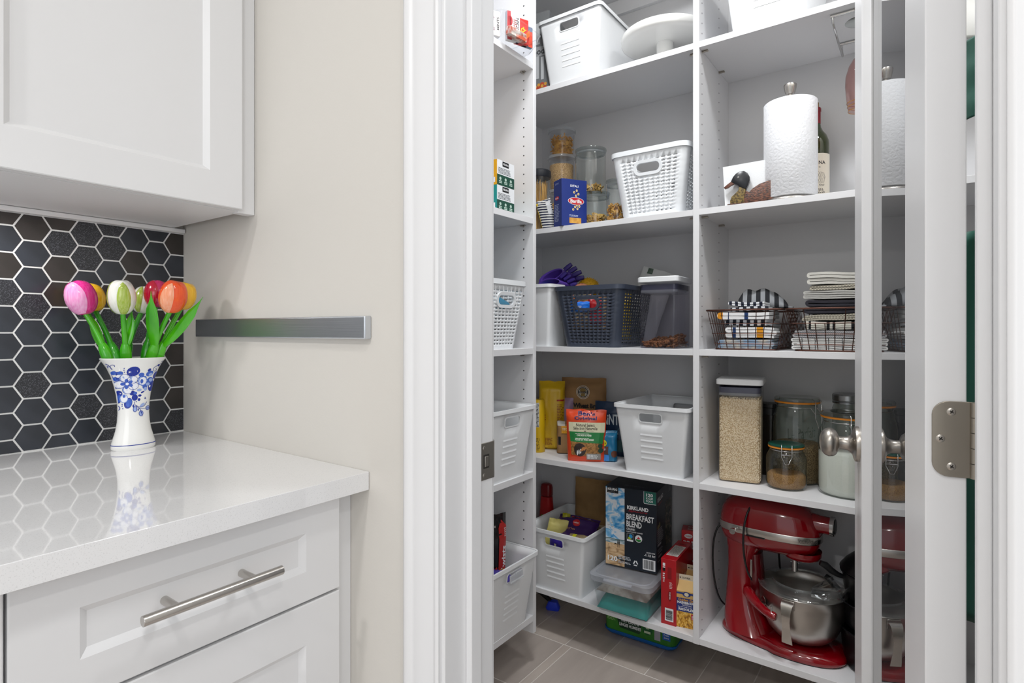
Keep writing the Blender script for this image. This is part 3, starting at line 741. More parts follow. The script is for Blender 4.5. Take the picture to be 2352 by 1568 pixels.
def woven_basket(label, loc, m, w=.28, d=.345, h=.222, rz=0, tap=.030, group=None, hole=True):
    t = thing('woven_basket', label, 'basket', loc, rz, group); r = .03
    pc, pr = .0222, .0112
    def brk(half):
        n = max(2, int(round(2 * half / pc))); st = 2 * half / n; L = []
        for i in range(n): L += [-half + i * st, -half + i * st + st * .33, -half + i * st + st * .66]
        return L + [half]
    fx, fy = brk(w / 2 - r), brk(d / 2 - r)
    rows = int((h - .036) / pr); zl = [0, .008]; z = .008
    for i in range(rows): zl += [z + pr * .66, z + pr]; z += pr
    zl += [h - .012, h]
    hz0, hz1, hx = h - .078, h - .046, .044
    def skip(sd, xm, zm, i, j):
        if hole and sd in (0, 2) and abs(xm) < hx and hz0 < zm < hz1: return True
        if j < 1 or j >= 1 + 2 * rows: return False
        row, slot = divmod(j - 1, 2)
        if not slot or sd is None: return False
        if hole and sd in (0, 2) and abs(xm) < hx + .008 and hz0 - .008 < zm < hz1 + .008: return False
        half = (w if sd in (0, 2) else d) / 2 - r; n = max(2, int(round(2 * half / pc))); fr = (xm + half) / (2 * half) * n % 1
        return fr > .34
    def bulge(i, j):
        if 1 <= j <= 2 * rows: return .0004 * (1 if (i // 3 + (j // 2)) % 2 else -.6) * (0 if i % 3 == 0 else 1)
        return 0
    shell(w, d, w - 2 * tap, d - 2 * tap, h, r, fx, fy, zl, skip, bulge).build('woven_wall', m, t, smooth=25, solid=.0022)
    rim(t, w, d, r, h - .001, m, .003, .003, .016)
    if hole:
        slope = tap / h
        for s in (-1, 1):
            zc = (hz0 + hz1) / 2; P = rrect(2 * hx * .92, .030, .0145, 6, 0, 0, zc); Q = rrect(2 * hx * .92 + .02, .050, .0245, 6, 0, 0, zc)
            f = lambda x, z, e: (x, s * (d / 2 - tap + slope * z + e), z)
            mb = MB().loft([[f(x, z, -.004) for x, z, _ in P], [f(x, z, .003) for x, z, _ in P], [f(x, z, .0035) for x, z, _ in Q], [f(x, z, -.003) for x, z, _ in Q]], False, False)
            mb.build('handle_rim', m, t, smooth=40)
    return t
def gable(x): return x
def mesh_shape(kind):
    if kind == 'tube':
        m = MB(); n = 8
        o = [[(.5 * cos(2 * pi * i / n), .5 * sin(2 * pi * i / n), z) for i in range(n)] for z in (-1, 1)]; q_ = [[(.36 * cos(2 * pi * i / n), .36 * sin(2 * pi * i / n), z) for i in range(n)] for z in (1, -1)]
        return m.loft(o + q_ + [o[0]], False, False)
    if kind == 'pellet': return MB().lathe([(.001, -.42), (.7, -.38), (1, 0), (.7, .38), (.001, .42)], 10)
    if kind == 'elbow':
        return MB().tube([(cos(a) * .8, sin(a) * .8, 0) for a in [i * pi / 5 for i in range(6)]], .38, 6)
    if kind == 'twist':
        m = MB(); rings = []
        for i in range(9):
            a = i * .75; z = -1 + i / 4; rings.append([(.42 * cos(a + k) * (1 if j % 2 == 0 else .35), .42 * sin(a + k) * (1 if j % 2 == 0 else .35), z) for j, k in enumerate([2 * pi * q / 6 for q in range(6)])])
        return m.loft(rings)
    if kind == 'bow':
        return MB().add([(-1, 0, -.6), (-1, .1, .6), (0, .15, -.18), (0, -.15, .18), (1, 0, -.6), (1, .1, .6), (-1, .12, -.6), (-1, .22, .6), (1, .12, -.6), (1, .22, .6)], [(0, 1, 3, 2), (2, 3, 5, 4), (6, 2, 3, 7), (2, 8, 9, 3)])
    return MB().lathe([(.001, -1), (.35, -.6), (.42, 0), (.35, .6), (.001, 1)], 6)
def scatter(mb, kind, n, pos, size, rn, flat=False):
    S = mesh_shape(kind)
    for _ in range(n):
        p = pos(rn); e = (rn.uniform(-.5, .5), rn.uniform(-.5, .5), rn.uniform(0, 6.3)) if flat else (rn.uniform(0, 6.3), rn.uniform(0, 6.3), rn.uniform(0, 6.3))
        from mathutils import Euler
        s_ = size * rn.uniform(.85, 1.15)
        mb.add(S.v, S.f, MX.Translation(p) @ Euler(e).to_matrix().to_4x4() @ MX.Scale(s_, 4))
    return mb
def stuff(mb, name, m, label, cat, loc, smooth=40):
    o = mb.build(name, m, None, smooth=smooth, loc=loc, fix=False); return tag(o, label, cat, None, 'stuff')
def inround(r, z0, z1):
    def f(rn):
        a = rn.uniform(0, 6.283); q_ = r * math.sqrt(rn.random()); return (q_ * cos(a), q_ * sin(a), rn.uniform(z0, z1))
    return f
def fill(r, z0, z1, m, name, label, cat, loc, n=32, mound=.0, rb=None, sy=1):
    rb = r if rb is None else rb
    mb = MB().lathe([(.0001, z0), (rb * .97, z0), (rb, z0 + .004), (r, z1 - .003), (r * .98, z1), (r * .5, z1 + mound), (.0001, z1 + mound * 1.2)], n, sy=sy)
    return stuff(mb, name, m, label, cat, loc)

def carton(name, label, cat, w, d, h, loc, rz, m, group=None, bev=.0008):
    t = thing(name, label, cat, loc, rz, group)
    MB().box(-w / 2, w / 2, -d / 2, d / 2, 0, h).build('carton_body', m, t, bevel=bev)
    return t
class Bag:
    """soft pouch standing on its base, facing local -y"""
    def __init__(s, name, label, cat, w, h, d, loc, rz, m, lean=0, seal=.06, taper=0, group=None, wr=.0015, seed=1, topw=1.0, square=0, roll=0):
        s.w, s.h, s.d, s.seal, s.taper, s.wr, s.topw, s.sq = w, h, d, seal, taper, wr, topw, square
        s.M = MX.Rotation(-lean, 4, 'X') @ MX.Rotation(roll, 4, 'Y'); s.seed = seed
        s.t = thing(name, label, cat, loc, rz, group)
        mb = MB(); nu, nv = 24, 26
        mb.grid(nu, nv, lambda u, v: s.P(u, v, -1)); mb.grid(nu, nv, lambda u, v: s.P(1 - u, v, 1))
        o = mb.build('pouch', m, s.t, smooth=60)
    def P(s, u, v, side, l=0):
        uu = 2 * u - 1; ex = 6 if s.sq else 2.2
        pv = min(1, (v + .02) / .10) ** .5 if not s.sq else min(1, (v + .01) / .04) ** .5
        top = 1 if v < 1 - s.seal * 3.2 else max(0, (1 - s.seal - v) / (s.seal * 2.2))
        body = max(0, 1 - abs(uu) ** ex) ** (.5 if not s.sq else .4)
        th = s.d / 2 * body * pv * (top ** .7 if top > 0 else 0) * (1 - s.taper * v) + .0006
        wv = s.w * (1 + (s.topw - 1) * v)
        nz = noise.noise(V((u * 3.1 + s.seed * 7, v * 4.3, side * 2.0))) * s.wr * 2 + noise.noise(V((u * 9 + s.seed * 3, v * 8, side))) * s.wr
        p = V((uu * wv / 2 + nz * .4, side * (th + l + nz * body * side * -1 * .8 * side), v * s.h))
        if v > .92: p.y += .004 * sin(u * 5 + s.seed); p.z += .004 * noise.noise(V((u * 4, s.seed, 0)))
        return s.M @ p
    def f(s):
        return lambda a, b, l=0: s.P(min(1, max(0, a / s.w)), min(1, max(0, b / s.h)), -1, l + .0003)
    def print(s, shapes, m, lift=.0006, name='printed_label'):
        lift += .0012
        # subdivide coarse shapes so that they follow the bag
        mb = MB(); F = s.f()
        for vs, fs in shapes:
            bm = bmesh.new(); bv = [bm.verts.new((a, b, 0)) for a, b in vs]
            for f in fs:
                try: bm.faces.new([bv[i] for i in f])
                except ValueError: pass
            big = max(v.co.x for v in bm.verts) - min(v.co.x for v in bm.verts)
            if big > .012 and len(fs) <= 2:
                bmesh.ops.triangulate(bm, faces=bm.faces); bmesh.ops.subdivide_edges(bm, edges=bm.edges, cuts=7, use_grid_fill=True)
            bm.verts.index_update(); mb.add([tuple(F(v.co.x, v.co.y, lift)) for v in bm.verts], [tuple(v.index for v in f.verts) for f in bm.faces]); bm.free()
        return mb.build(name, m, s.t, smooth=None, fix=False)
def cat_print(t, name, shapes, m, fn, lift=.0004): return decal(t, name, shapes, m, fn, lift)
BK, WT_ = INK('#15161a'), INK('#eef0f2')
def on(px, Y, lv): return (X(px, Y), Y, LV[lv])
# ================================================================== BINS AND BASKETS ON THE SHELVES
def bin_at(px_rl, lv, yf, label, **k):   # px_rl = image column of the bin's bottom front left corner
    x = X(px_rl, yf) + .100; return plastic_bin(label, (x, yf + .134, LV[lv]), **k)
b = bin_at(1261, 0, 1.797, 'white bin on the top centre shelf, beside the white cake stand')
bin_at(1682, 0, 1.80, 'white bin on the top right shelf, seen from below')
bin_at(1436, 3, 1.805, 'empty white bin on the fourth centre shelf beside the food pouches')
bin_at(1228, 4, 1.80, 'white bin of snacks beside the black coffee carton on the lowest centre shelf')
plastic_bin('plain white bin under the purple mitts on the middle centre shelf', (-1.241, 1.80 + .134, LV[2]))
plastic_bin('white bin on the fourth shelf of the narrow side unit, above the candy bin', (-1.085 - .134, 1.462, LV[3]), R(90))
cb = plastic_bin('white bin with a clear label clip on the lowest shelf of the side unit', (-1.080 - .134, 1.466, LV[4]), R(90))
MB().box(-.034, .034, -.168, -.1645, .178, .200).box(-.034, .034, -.172, -.168, .178, .182).box(-.008, .022, -.172, -.168, .198, .204).build('label_clip', clear_mat('clip plastic', '#fbfcfd', 1.5, .05, body=.65, body_col='#f4f6f8'), cb, bevel=.0006)
WHB = mat('white woven plastic', '#eef1f4', .35); DKBK = mat('charcoal woven plastic', '#3a4150', .38)
woven_basket('white woven plastic basket on the second centre shelf beside the pasta jars', (-.7475, PY + .005 + .145, LV[1]), WHB, w=.272, d=.31, h=.222)
woven_basket('charcoal woven plastic basket of snack packets on the middle centre shelf', (-.972, PY + .008 + .130, LV[2]), DKBK, w=.272, d=.30, h=.216)
woven_basket('white woven plastic basket on the middle shelf of the side unit', (-1.06 - .160, 1.452, LV[2]), WHB, w=.235, d=.30, h=.218, rz=R(90))

# ---- top shelf: pedestal bowl, vacuum sealer box, dark capped bottle
pb = thing('cake_stand', 'round white pedestal cake stand on the top centre shelf', 'cake stand', (X(1529, 1.955), 1.948, LV[0]))
CER = mat('white ceramic', '#ededea', .2, coat=.3)
MB().lathe([(.0001, 0), (.033, 0), (.034, .004), (.030, .012), (.028, .05), (.030, .108)], 40).build('foot', CER, pb, smooth=50)
MB().lathe([(.0001, .106), (.03, .106), (.08, .104), (.128, .103), (.145, .106), (.1505, .111), (.1515, .128), (.149, .133), (.144, .131), (.142, .124), (.10, .119), (.0001, .117)], 72).build('plate', CER, pb, smooth=50)
vs_ = carton('vacuum_sealer_box', 'grey printed appliance box squeezed left of the top shelf bin', 'box', .12, .18, .30, (-1.22, 1.90, LV[0]), R(8), mat('grey printed card', '#6f7173', .5))
F = front(.12, .18, .30)
decal(vs_, 'printed_label', [RC(.004, .135, .112, .036)], INK('#9a9c9e'), F)
decal(vs_, 'lettering', [T('oodS', .052, .141, .062, .024, .01)], BK, F, .0008)
decal(vs_, 'printed_label', [RC(.065, .05, .012, .085), RC(.085, .045, .012, .085), RC(.060, .18, .02, .08)], INK('#b9bbbd'), F)
decal(vs_, 'food_picture', [EL(.03 + .012 * i, .012 + .007 * (i % 3), .009, .008) for i in range(7)], INK('#b3472a'), F, .0005)
decal(vs_, 'food_picture', [EL(.034 + .014 * i, .02 + .006 * (i % 2), .006, .006) for i in range(6)], INK('#c9923a'), F, .0008)
db = thing('pepper_bottle', 'dark capped bottle seen through the slot of the top centre bin', 'bottle', (X(1317, 1.92), 1.95, LV[0] + .003))
MB().lathe([(.0001, 0), (.024, 0), (.025, .006), (.025, .13), (.018, .15), (.017, .17)], 24).build('body', clear_mat('dark glass', '#57605c', 1.5), db)
MB().lathe([(.0001, .206), (.020, .206), (.0215, .203), (.0215, .170), (.018, .168), (.0001, .168)], 28).build('cap', BLACKP, db)

# ---- second centre shelf: pasta in jars and tubs
PASTA = mat('dry pasta', '#dda94e', .55, noise_s=60, noise_c='#c98f3b'); PASTAL = mat('pale dry pasta', '#e6bf72', .55, noise_s=60, noise_c='#d8a955')
COUS = mat('couscous grains', '#c7a673', .8, noise_s=420, noise_c='#8f6f43', bump_s=420, bump=.9, detail=1)
def deli(px, Y, z0, h, r, label, lidm, cont, cn, cl, frac, kind=None):
    t = thing('plastic_tub', label, 'tub', (X(px, Y), Y, z0), 0, 'stacked pasta tubs')
    MB().lathe([(.0001, .001), (r * .86, 0), (r * .88, .003), (r * .985, h - .012), (r * 1.02, h - .011), (r * 1.02, h - .003)], 40).build('tub_body', CLEARP, t, smooth=40)
    MB().lathe([(.0001, h - .003), (r * .93, h - .003), (r * .96, h), (r * 1.06, h), (r * 1.08, h - .002), (r * 1.08, h - .011), (r * 1.05, h - .011)], 40).build('tub_lid', MILKP, t, smooth=40)
    L = (X(px, Y), Y, z0)
    if kind:
        mb = scatter(MB(), kind, 300, inround(r * .82, .010, h * frac), .0075, random.Random(px)); mb.lathe([(.0001, .004), (r * .62, .004), (r * .62, h * frac * .75), (.0001, h * frac * .8)], 20)
        stuff(mb, cn, cont, cl, 'pasta', L)
    else: fill(r * .93, .004, h * frac, cont, cn, cl, 'grain', L, mound=.002, rb=r * .85)
    return t
Yd = 2.02; dr = .0525
deli(1290, Yd, LV[1], .190, dr, 'lowest clear tub of the tub stack, half hidden by the blue pasta box', MILKP, PASTAL, 'pasta_shells', 'pale pasta in the lowest tub of the stack', .8, 'elbow')
deli(1290, Yd, LV[1] + .190, .140, dr, 'middle clear tub of couscous in the tub stack', MILKP, COUS, 'couscous', 'tan couscous filling the middle tub of the stack', .74)
deli(1291, Yd, LV[1] + .330, .108, dr, 'topmost clear tub of curly pasta in the tub stack', MILKP, PASTA, 'curly_pasta', 'orange tan curly pasta in the topmost tub', .74, 'twist')
def canister(px, Y, z0, r, h, label, grp=None, lidh=.02):
    t = thing('glass_canister', label, 'jar', (X(px, Y), Y, z0), 0, grp)
    MB().lathe([(.0001, .003), (r * .9, .002), (r * .97, 0), (r, .006), (r, h - lidh - .004), (r * .985, h - lidh)], 48).build('jar_body', GLASS, t, smooth=40)
    MB().lathe([(.0001, h - lidh + .003), (r * .9, h - lidh + .003), (r * .9, h - lidh + .004), (r * .9, h - .010), (r * 1.03, h - .008), (r * 1.05, h - .004), (r * 1.03, h), (r * .85, h - .001), (.0001, h - .001)], 48).build('jar_lid', clear_mat('grey glass', '#e9eded', 1.5, .01), t, smooth=40)
    MB().lathe([(r * .90, h - lidh + .002), (r * .985, h - lidh + .002), (r * .985, h - lidh + .008), (r * .90, h - lidh + .008)], 48).build('seal_ring', clear_mat('seal silicone', '#e6eaeb', 1.4, .2, body=.4, body_col='#aeb3b6'), t)
    return t
Yc = 1.935
canister(1367, Yc, LV[1], .0545, .136, 'short glass jar of rigatoni under the tall glass canister')
canister(1357, Yc, LV[1] + .1365, .0575, .168, 'tall glass canister standing on the rigatoni jar')
mb = scatter(MB(), 'tube', 46, inround(.038, .012, .050), .0125, random.Random(4)); stuff(mb, 'rigatoni', PASTAL, 'thick rigatoni tubes in the short glass jar', 'pasta', (X(1367, Yc), Yc, LV[1]))
mb = scatter(MB(), 'bow', 60, inround(.042, .010, .030), .013, random.Random(5)); stuff(mb, 'bow_pasta', PASTAL, 'pale bow pasta at the bottom of the tall canister', 'pasta', (X(1357, Yc), Yc, LV[1] + .1365))
canister(1417, 1.885, LV[1], .0375, .158, 'slim glass jar of elbow pasta tucked beside the white basket', lidh=.025)
mb = scatter(MB(), 'elbow', 130, inround(.028, .008, .068), .0075, random.Random(6)); stuff(mb, 'elbow_pasta', PASTA, 'golden elbow pasta in the slim glass jar', 'pasta', (X(1417, 1.885), 1.885, LV[1]))
sj = thing('spaghetti_jar', 'tall clear jar with dark lid at the left end of the second shelf', 'jar', (X(1238, 1.885), 1.885, LV[1]))
MB().lathe([(.0001, .002), (.040, 0), (.042, .004), (.044, .215), (.044, .222)], 40).build('jar_body', clear_mat('clear jar plastic', '#fafbfa', 1.45, .03), sj, smooth=40)
MB().lathe([(.0001, .246), (.044, .246), (.0485, .241), (.0485, .222), (.0455, .216), (.0001, .216)], 40).build('jar_lid', mat('charcoal plastic', '#24262c', .4), sj, smooth=40)
mb = MB(); rn = random.Random(2)
for i in range(120):
    a, r_ = rn.uniform(0, 6.3), .016 * math.sqrt(rn.random()); a2, r2 = a + rn.uniform(-.5, .5), .034 * math.sqrt(rn.random())
    mb.rod((r_ * cos(a) * 1.4, r_ * sin(a) * 1.4, .004), (r2 * cos(a2), r2 * sin(a2), .205 + rn.uniform(-.02, .006)), .0011, 4)
stuff(mb, 'spaghetti', mat('spaghetti', '#cfa35e', .6), 'dry spaghetti fanned out in the tall dark lidded jar', 'pasta', (X(1238, 1.885), 1.885, LV[1]))
sb = Bag('pasta_bag', 'navy and white striped bag with yellow edge leaning beside the blue box', 'bag', .060, .128, .030, (X(1266, 1.86), 1.86, LV[1]), R(20), stripe_mat('striped foil', [(0, '#1b2342'), (.5, '#e8e6e0')], 'Z', .010, .35), lean=R(5), roll=R(-16), seed=4)
sb.print([RC(.002, .004, .007, .115)], INK('#e3bf1e')); sb.print([RC(.040, .06, .016, .06)], INK('#dfe0e2'))
bx = carton('pasta_box', 'blue box of ditali pasta at the front of the second shelf', 'box', .106, .060, .172, (X(1310, 1.842), 1.842, LV[1]), R(60), mat('blue card', '#17307f', .42))
F = front(.106, .060, .172)
decal(bx, 'lettering', [T('DITALI', .036, .144, .034, .008)], WT_, F)
decal(bx, 'logo', [EL(.060, .093, .034, .014, 28)], WT_, F)
decal(bx, 'logo', [EL(.060, .093, .032, .0125, 28)], INK('#c8202c'), F, .0007)
decal(bx, 'lettering', [T('Barilla', .036, .086, .048, .014, .03)], WT_, F, .001)
rn = random.Random(8)
ps = [(.052, .125), (.063, .132), (.070, .120), (.060, .113), (.056, .072), (.066, .066), (.074, .075), (.048, .062), (.064, .078)]
decal(bx, 'pasta_picture', [EL(x, y, .0042, .0048, 10) for x, y in ps], INK('#efd79a'), F, .0006); decal(bx, 'pasta_picture', [EL(x + .0006, y, .0018, .0022, 8) for x, y in ps], INK('#a4783a'), F, .0008)
decal(bx, 'lettering', [SMALL(.032, .036, .046, .008, 2, 3), SMALL(.035, .002, .04, .005, 1, 4)], INK('#b9c2dd'), F)
decal(bx, 'window', [RC(.032, .012, .050, .020)], PASTA, F)
L_ = lside(.106, .060, .172)
decal(bx, 'lettering', [T('DITALI', .012, .155, .026, .006), SMALL(.008, .02, .036, .065, 12, 9)], INK('#aab5d8'), L_)
decal(bx, 'logo', [EL(.026, .105, .015, .007, 20)], INK('#c8202c'), L_); decal(bx, 'lettering', [T('Barilla', .015, .102, .021, .006)], WT_, L_, .0008)

# ---- middle centre shelf: purple mitts, ball, jar lid, paper bag, snack packets, kibble container
PUR = mat('purple silicone', '#4a2f8c', .38)
def mitt(label, loc, rz, k=1.0, tilt=25):
    t = thing('silicone_mitt', label, 'oven mitt', loc, rz, 'purple silicone mitts'); c0, s0 = cos(R(tilt)), sin(R(tilt)); rings = []
    for i in range(14):
        u = i / 13; wd = (.050 - .016 * u) * k; th = (.0175 - .004 * u) * k * (1 if u < .85 else 1 - (u - .85) * 3); cx, cy, cz = .075 * u * k, .055 * u * k, -.022 * u * k
        rings.append([(cx + wd * cos(a) * c0 - th * sin(a) * s0, cy, cz + wd * cos(a) * s0 + th * sin(a) * c0) for a in [2 * pi * q_ / 32 for q_ in range(32)]])
    MB().loft(rings, False, True).build('cuff', PUR, t, smooth=60, solid=.0028)
    mb = MB(); r0 = rings[0]; mb.tube(r0, .0022 * k, 8, True); mb.build('cuff_rim', PUR, t, smooth=60)
    DP = mat('darker purple silicone', '#2e1c70', .4)
    for x_, z_, a_, L in ((.045, .024, 38, .036), (.062, .014, 30, .036), (.078, .002, 22, .036), (.092, -.012, 12, .030)):
        Mx = MX.Translation((x_ * k, .030 * k, z_ * k)) @ MX.Rotation(R(-a_), 4, 'Y')
        MB().loft([rrect(.016 * k, .014 * k, .004, 3, 0), rrect(.018 * k, .016 * k, .005, 3, L * .5 * k), rrect(.014 * k, .012 * k, .004, 3, L * k)], M=Mx @ MX.Rotation(R(90), 4, 'Y')).build('finger_grip', DP, t, smooth=50)
    return t
zt = LV[2] + BH
mitt('larger purple silicone mitt with finger grips on the left middle bin', (X(1266, 1.86), 1.86, zt + .040), R(16), 1.0, 24)
mitt('second purple silicone mitt lying low in the left middle bin', (X(1262, 1.84), 1.838, zt + .012), R(12), .85, 6)
bp = MB().lathe([(.0001, 0), (.050, 0), (.052, .003), (.050, .006), (.0001, .006)], 32).build('plate', mat('blue glazed plastic', '#1e7fae', .35), None, loc=(X(1245, 1.86), 1.865, zt - .001)); tag(bp, 'blue plastic plate under the purple mitts', 'plate')
ball = thing('spiky_ball', 'yellow knobbly rubber ball behind the charcoal basket rim', 'ball', (X(1346, 1.93), 1.95, LV[2] + .175)); YR = mat('yellow rubber', '#c99a12', .55)
bm_ = MB().lathe([(.0001 if abs(i) == 12 else .043 * cos(i * pi / 24), .043 * sin(i * pi / 24) + .043) for i in range(-12, 13)], 36); bm_.build('ball_body', YR, ball, smooth=60)
sp_ = MB()
for i in range(180):
    z = 1 - 2 * (i + .5) / 180; r_ = math.sqrt(1 - z * z); a = i * 2.39996; n_ = V((r_ * cos(a), r_ * sin(a), z)); sp_.rod(n_ * .0425 + V((0, 0, .043)), n_ * .0465 + V((0, 0, .043)), .0018, 5, .0008)
k_ = sp_.build('spikes', YR, ball); k_['kind'] = 'stuff'
gl = thing('glass_jar', 'glass clip jar lying on its side with an orange seal, middle centre shelf', 'jar', (X(1318, 1.88), 1.94, LV[2] + .188), R(30))
Mx = MX.Rotation(R(82), 4, 'X')
MB().lathe([(.0001, 0), (.034, 0), (.036, .004), (.036, .08), (.030, .088)], 32, Mx @ MX.Translation((0, 0, -.02))).build('jar_body', GLASS, gl)
MB().lathe([(.031, .068), (.0385, .068), (.0385, .071), (.031, .071)], 32, Mx).build('seal_ring', mat('orange rubber', '#e0701c', .5), gl)
MB().lathe([(.0001, .072), (.036, .072), (.038, .075), (.034, .084), (.0001, .085)], 32, Mx).build('jar_lid', GLASS, gl)
pg = Bag('paper_bag', 'crumpled white paper bag behind the charcoal basket and clear container', 'bag', .125, .300, .030, (X(1455, 2.03), 2.045, LV[2]), R(10), mat('white bag paper', '#d5d6d4', .7, bump_s=12, bump=.3), roll=R(18), seed=9, wr=.004)
pg.print([RC(.022, .276, .020, .022)], INK('#4d6153')); pg.print([RING(.030, .215, .008, .017, 20), EL(.038, .222, .005)], BK)
# snack packets inside the charcoal basket
def packet(label, loc, rz, w, h, d, m, lean=0, roll=0, seed=1, name='snack_packet'):
    return Bag(name, label, 'packet', w, h, d, loc, rz, m, lean=lean, roll=roll, seed=seed, seal=.07)
pk = packet('bright blue snack packet seen in the slot of the charcoal basket', (X(1340, 1.86), 1.835, LV[2] + .125), R(25), .070, .04, .028, mat('bright blue foil', '#1c74e0', .3), seed=3)
pk.print([T('crisp', .012, .016, .03, .010, .01)], WT_)
packet('red snack packet right of the blue one in the charcoal basket', (X(1366, 1.87), 1.88, LV[2] + .08), R(15), .055, .10, .03, mat('dark red foil', '#a3141c', .35), seed=5)
packet('brown snack packet behind the blue one in the charcoal basket', (X(1352, 1.90), 1.91, LV[2] + .06), R(12), .13, .125, .05, mat('brown print foil', '#6a4228', .4, noise_s=45, noise_c='#c7a878'), seed=6)
packet('green striped snack packet inside the charcoal basket', (X(1361, 1.88), 1.892, LV[2] + .10), R(10), .030, .085, .01, mat('green foil', '#2f9448', .35), seed=7)
packet('yellow snack packet at the right of the charcoal basket', (X(1436, 1.93), 1.93, LV[2] + .02), R(10), .045, .175, .03, mat('yellow foil', '#d8b51c', .35), seed=8)
# square clear container with white lid
def pop_box(label, loc, w, d, h, rz, name='food_container', tint=CLEARP, lid_h=.022):
    t = thing(name, label, 'container', loc, rz); r = .014; n = 5
    MB().loft([rrect(w - .012, d - .012, r, n, .0015), rrect(w - .004, d - .004, r, n, .002), rrect(w - .002, d - .002, r, n, .008), rrect(w, d, r, n, h - lid_h - .004)], True, False).build('container_body', tint, t, smooth=40)
    MB().loft([rrect(w - .006, d - .006, r, n, h - lid_h - .022), rrect(w - .006, d - .006, r, n, h - lid_h - .004)], False, False).build('seal_band', mat('slate silicone', '#3b3d52', .5), t)
    MB().loft([rrect(w - .014, d - .014, r, n, h - lid_h - .032), rrect(w - .004, d - .004, r, n, h - lid_h - .029), rrect(w - .004, d - .004, r, n, h - lid_h - .022), rrect(w - .012, d - .012, r, n, h - lid_h - .022)], True, True).build('lid_plug', MILKP, t)
    MB().loft([rrect(w + .002, d + .002, r, n, h - lid_h + .003), rrect(w + .010, d + .010, r, n, h - lid_h + .005), rrect(w + .010, d + .010, r, n, h - .003), rrect(w + .004, d + .004, r, n, h)]).build('container_lid', PLASTIC, t, smooth=35)
    return t
kx = -.656 - .066
pop_box('square clear container with white lid holding a little brown kibble', (kx, 1.800 + .080, LV[2]), .130, .150, .238, R(2), tint=SMOKEP)
def kb_pos(rn):
    x = rn.uniform(-.054, .054); y = rn.uniform(-.062, .060); return (x, y, rn.uniform(.006, .022 + .22 * max(0, (y + .03)) + .25 * max(0, x)))
mb = scatter(MB(), 'pellet', 520, kb_pos, .0062, random.Random(3), True)
stuff(mb, 'kibble', mat('kibble', '#9a6436', .8, noise_s=90, noise_c='#7d4d27'), 'round brown kibble sloping in the square clear container', 'pet food', (kx, 1.880, LV[2]))

# ---- fourth centre shelf: bags and pouches
YF = mat('yellow printed foil', '#d5ad10', .38, bump_s=18, bump=.35)
yb1 = Bag('yellow_flour_bag', 'large yellow foil bag standing at the left of the fourth shelf', 'bag', .105, .272, .075, (X(1268, 1.975), 1.975, LV[3]), R(28), YF, seal=.035, square=1, seed=2)
yb1.print([RC(.074, .195, .030, .006), T('E', .008, .118, .022, .022)], INK('#a3231a')); yb1.print([SMALL(.076, .085, .026, .10, 16, 4), SMALL(.01, .02, .05, .03, 6, 6)], INK('#9a5a12'))
yb1.print([EL(.010, .065, .012, .018)], BK)
yb2 = thing('yellow_tube', 'yellow printed tube with a grey facts panel at the far left of the fourth shelf', 'packet', (X(1237, 1.885), 1.885, LV[3]))
MB().lathe([(.0001, 0), (.024, 0), (.0262, .003), (.0262, .195), (.022, .205), (.0001, .207)], 32).build('tube_body', YF, yb2, smooth=50)
def cylf(r): return lambda a, b, l=0: V(((r + l) * sin(a / r), -(r + l) * cos(a / r), b))
decal(yb2, 'facts_panel', [(RC(-.002 + .004 * i, .100, .004, .095)) for i in range(5)], INK('#c6c7c4'), cylf(.0262)); decal(yb2, 'fine_print', [SMALL(-.001, .102, .018, .090, 18, 5)], BK, cylf(.0262), .0008)
decal(yb2, 'fine_print', [SMALL(.001, .01, .020, .05, 9, 5)], INK('#6b5408'), cylf(.0262), .0008)
KRAFT = mat('kraft paper', '#a37d52', .75, noise_s=6, noise_c='#8d6a43', bump_s=14, bump=.35)
wb = Bag('wheat_bran_bag', 'tall kraft paper bag of wheat bran at the back of the fourth shelf', 'bag', .186, .285, .060, (X(1340, 2.045), 2.045, LV[3]), R(12), KRAFT, lean=R(2), seal=.04, seed=11, wr=.002)
wb.print([RING(.098, .228, .0250, .0272, 30), RING(.098, .228, .0205, .0222, 30)], INK('#d9d4c9')); wb.print([EL(.098, .228, .0205, .0205, 24)], BK, .0005); wb.print([EL(.098, .228, .0175, .0175, 24)], INK('#b9b3a8'), .0008)
wb.print([EL(.098, .236, .012, .009), RC(.090, .212, .016, .012)], INK('#8a7038'), .0010); wb.print([T('ROGERS', .080, .224, .036, .0085, .04)], BK, .0013)
wb.print([T('Wheat Bran', .058, .165, .112, .0195, .045), T('Son de blé', .052, .138, .108, .020, .045)], BK)
ks = Bag('oat_bag', 'small rolled kraft bag with a yellow label left of the orange pouch', 'bag', .075, .125, .050, (X(1306, 1.945), 1.93, LV[3]), R(30), KRAFT, seal=.05, square=1, seed=12)
ks.print([RC(.018, .080, .050, .028)], INK('#d99b16')); ks.print([T('STONE', .022, .092, .034, .009)], INK('#f0e6c8'), .001); ks.print([RC(.002, .108, .03, .015), RC(.048, .105, .024, .016)], INK('#d6d2c8')); ks.print([RC(.006, .035, .010, .032)], BK); ks.print([EL(.066, .068, .012, .018)], INK('#5c1f1c'), .001)
Bag('lilac_pouch', 'lilac foil pouch between the yellow bag and the wheat bran bag', 'pouch', .07, .205, .03, (X(1300, 2.02), 2.0, LV[3]), R(20), mat('lilac foil', '#9a7f9c', .4, bump_s=20, bump=.4), seed=13, roll=R(2))
PL = clear_mat('crinkled clear film', '#ffffff', 1.6, .08, body=.05)
bn = Bag('rice_pouch', 'orange pouch of seasoned rice standing at the front of the fourth shelf', 'pouch', .132, .187, .036, (X(1347, 1.852), 1.850, LV[3]), R(26), mat('orange foil', '#d9451c', .3, coat=.3), topw=1.12, seal=.05, seed=14, lean=R(3))
w_ = .138
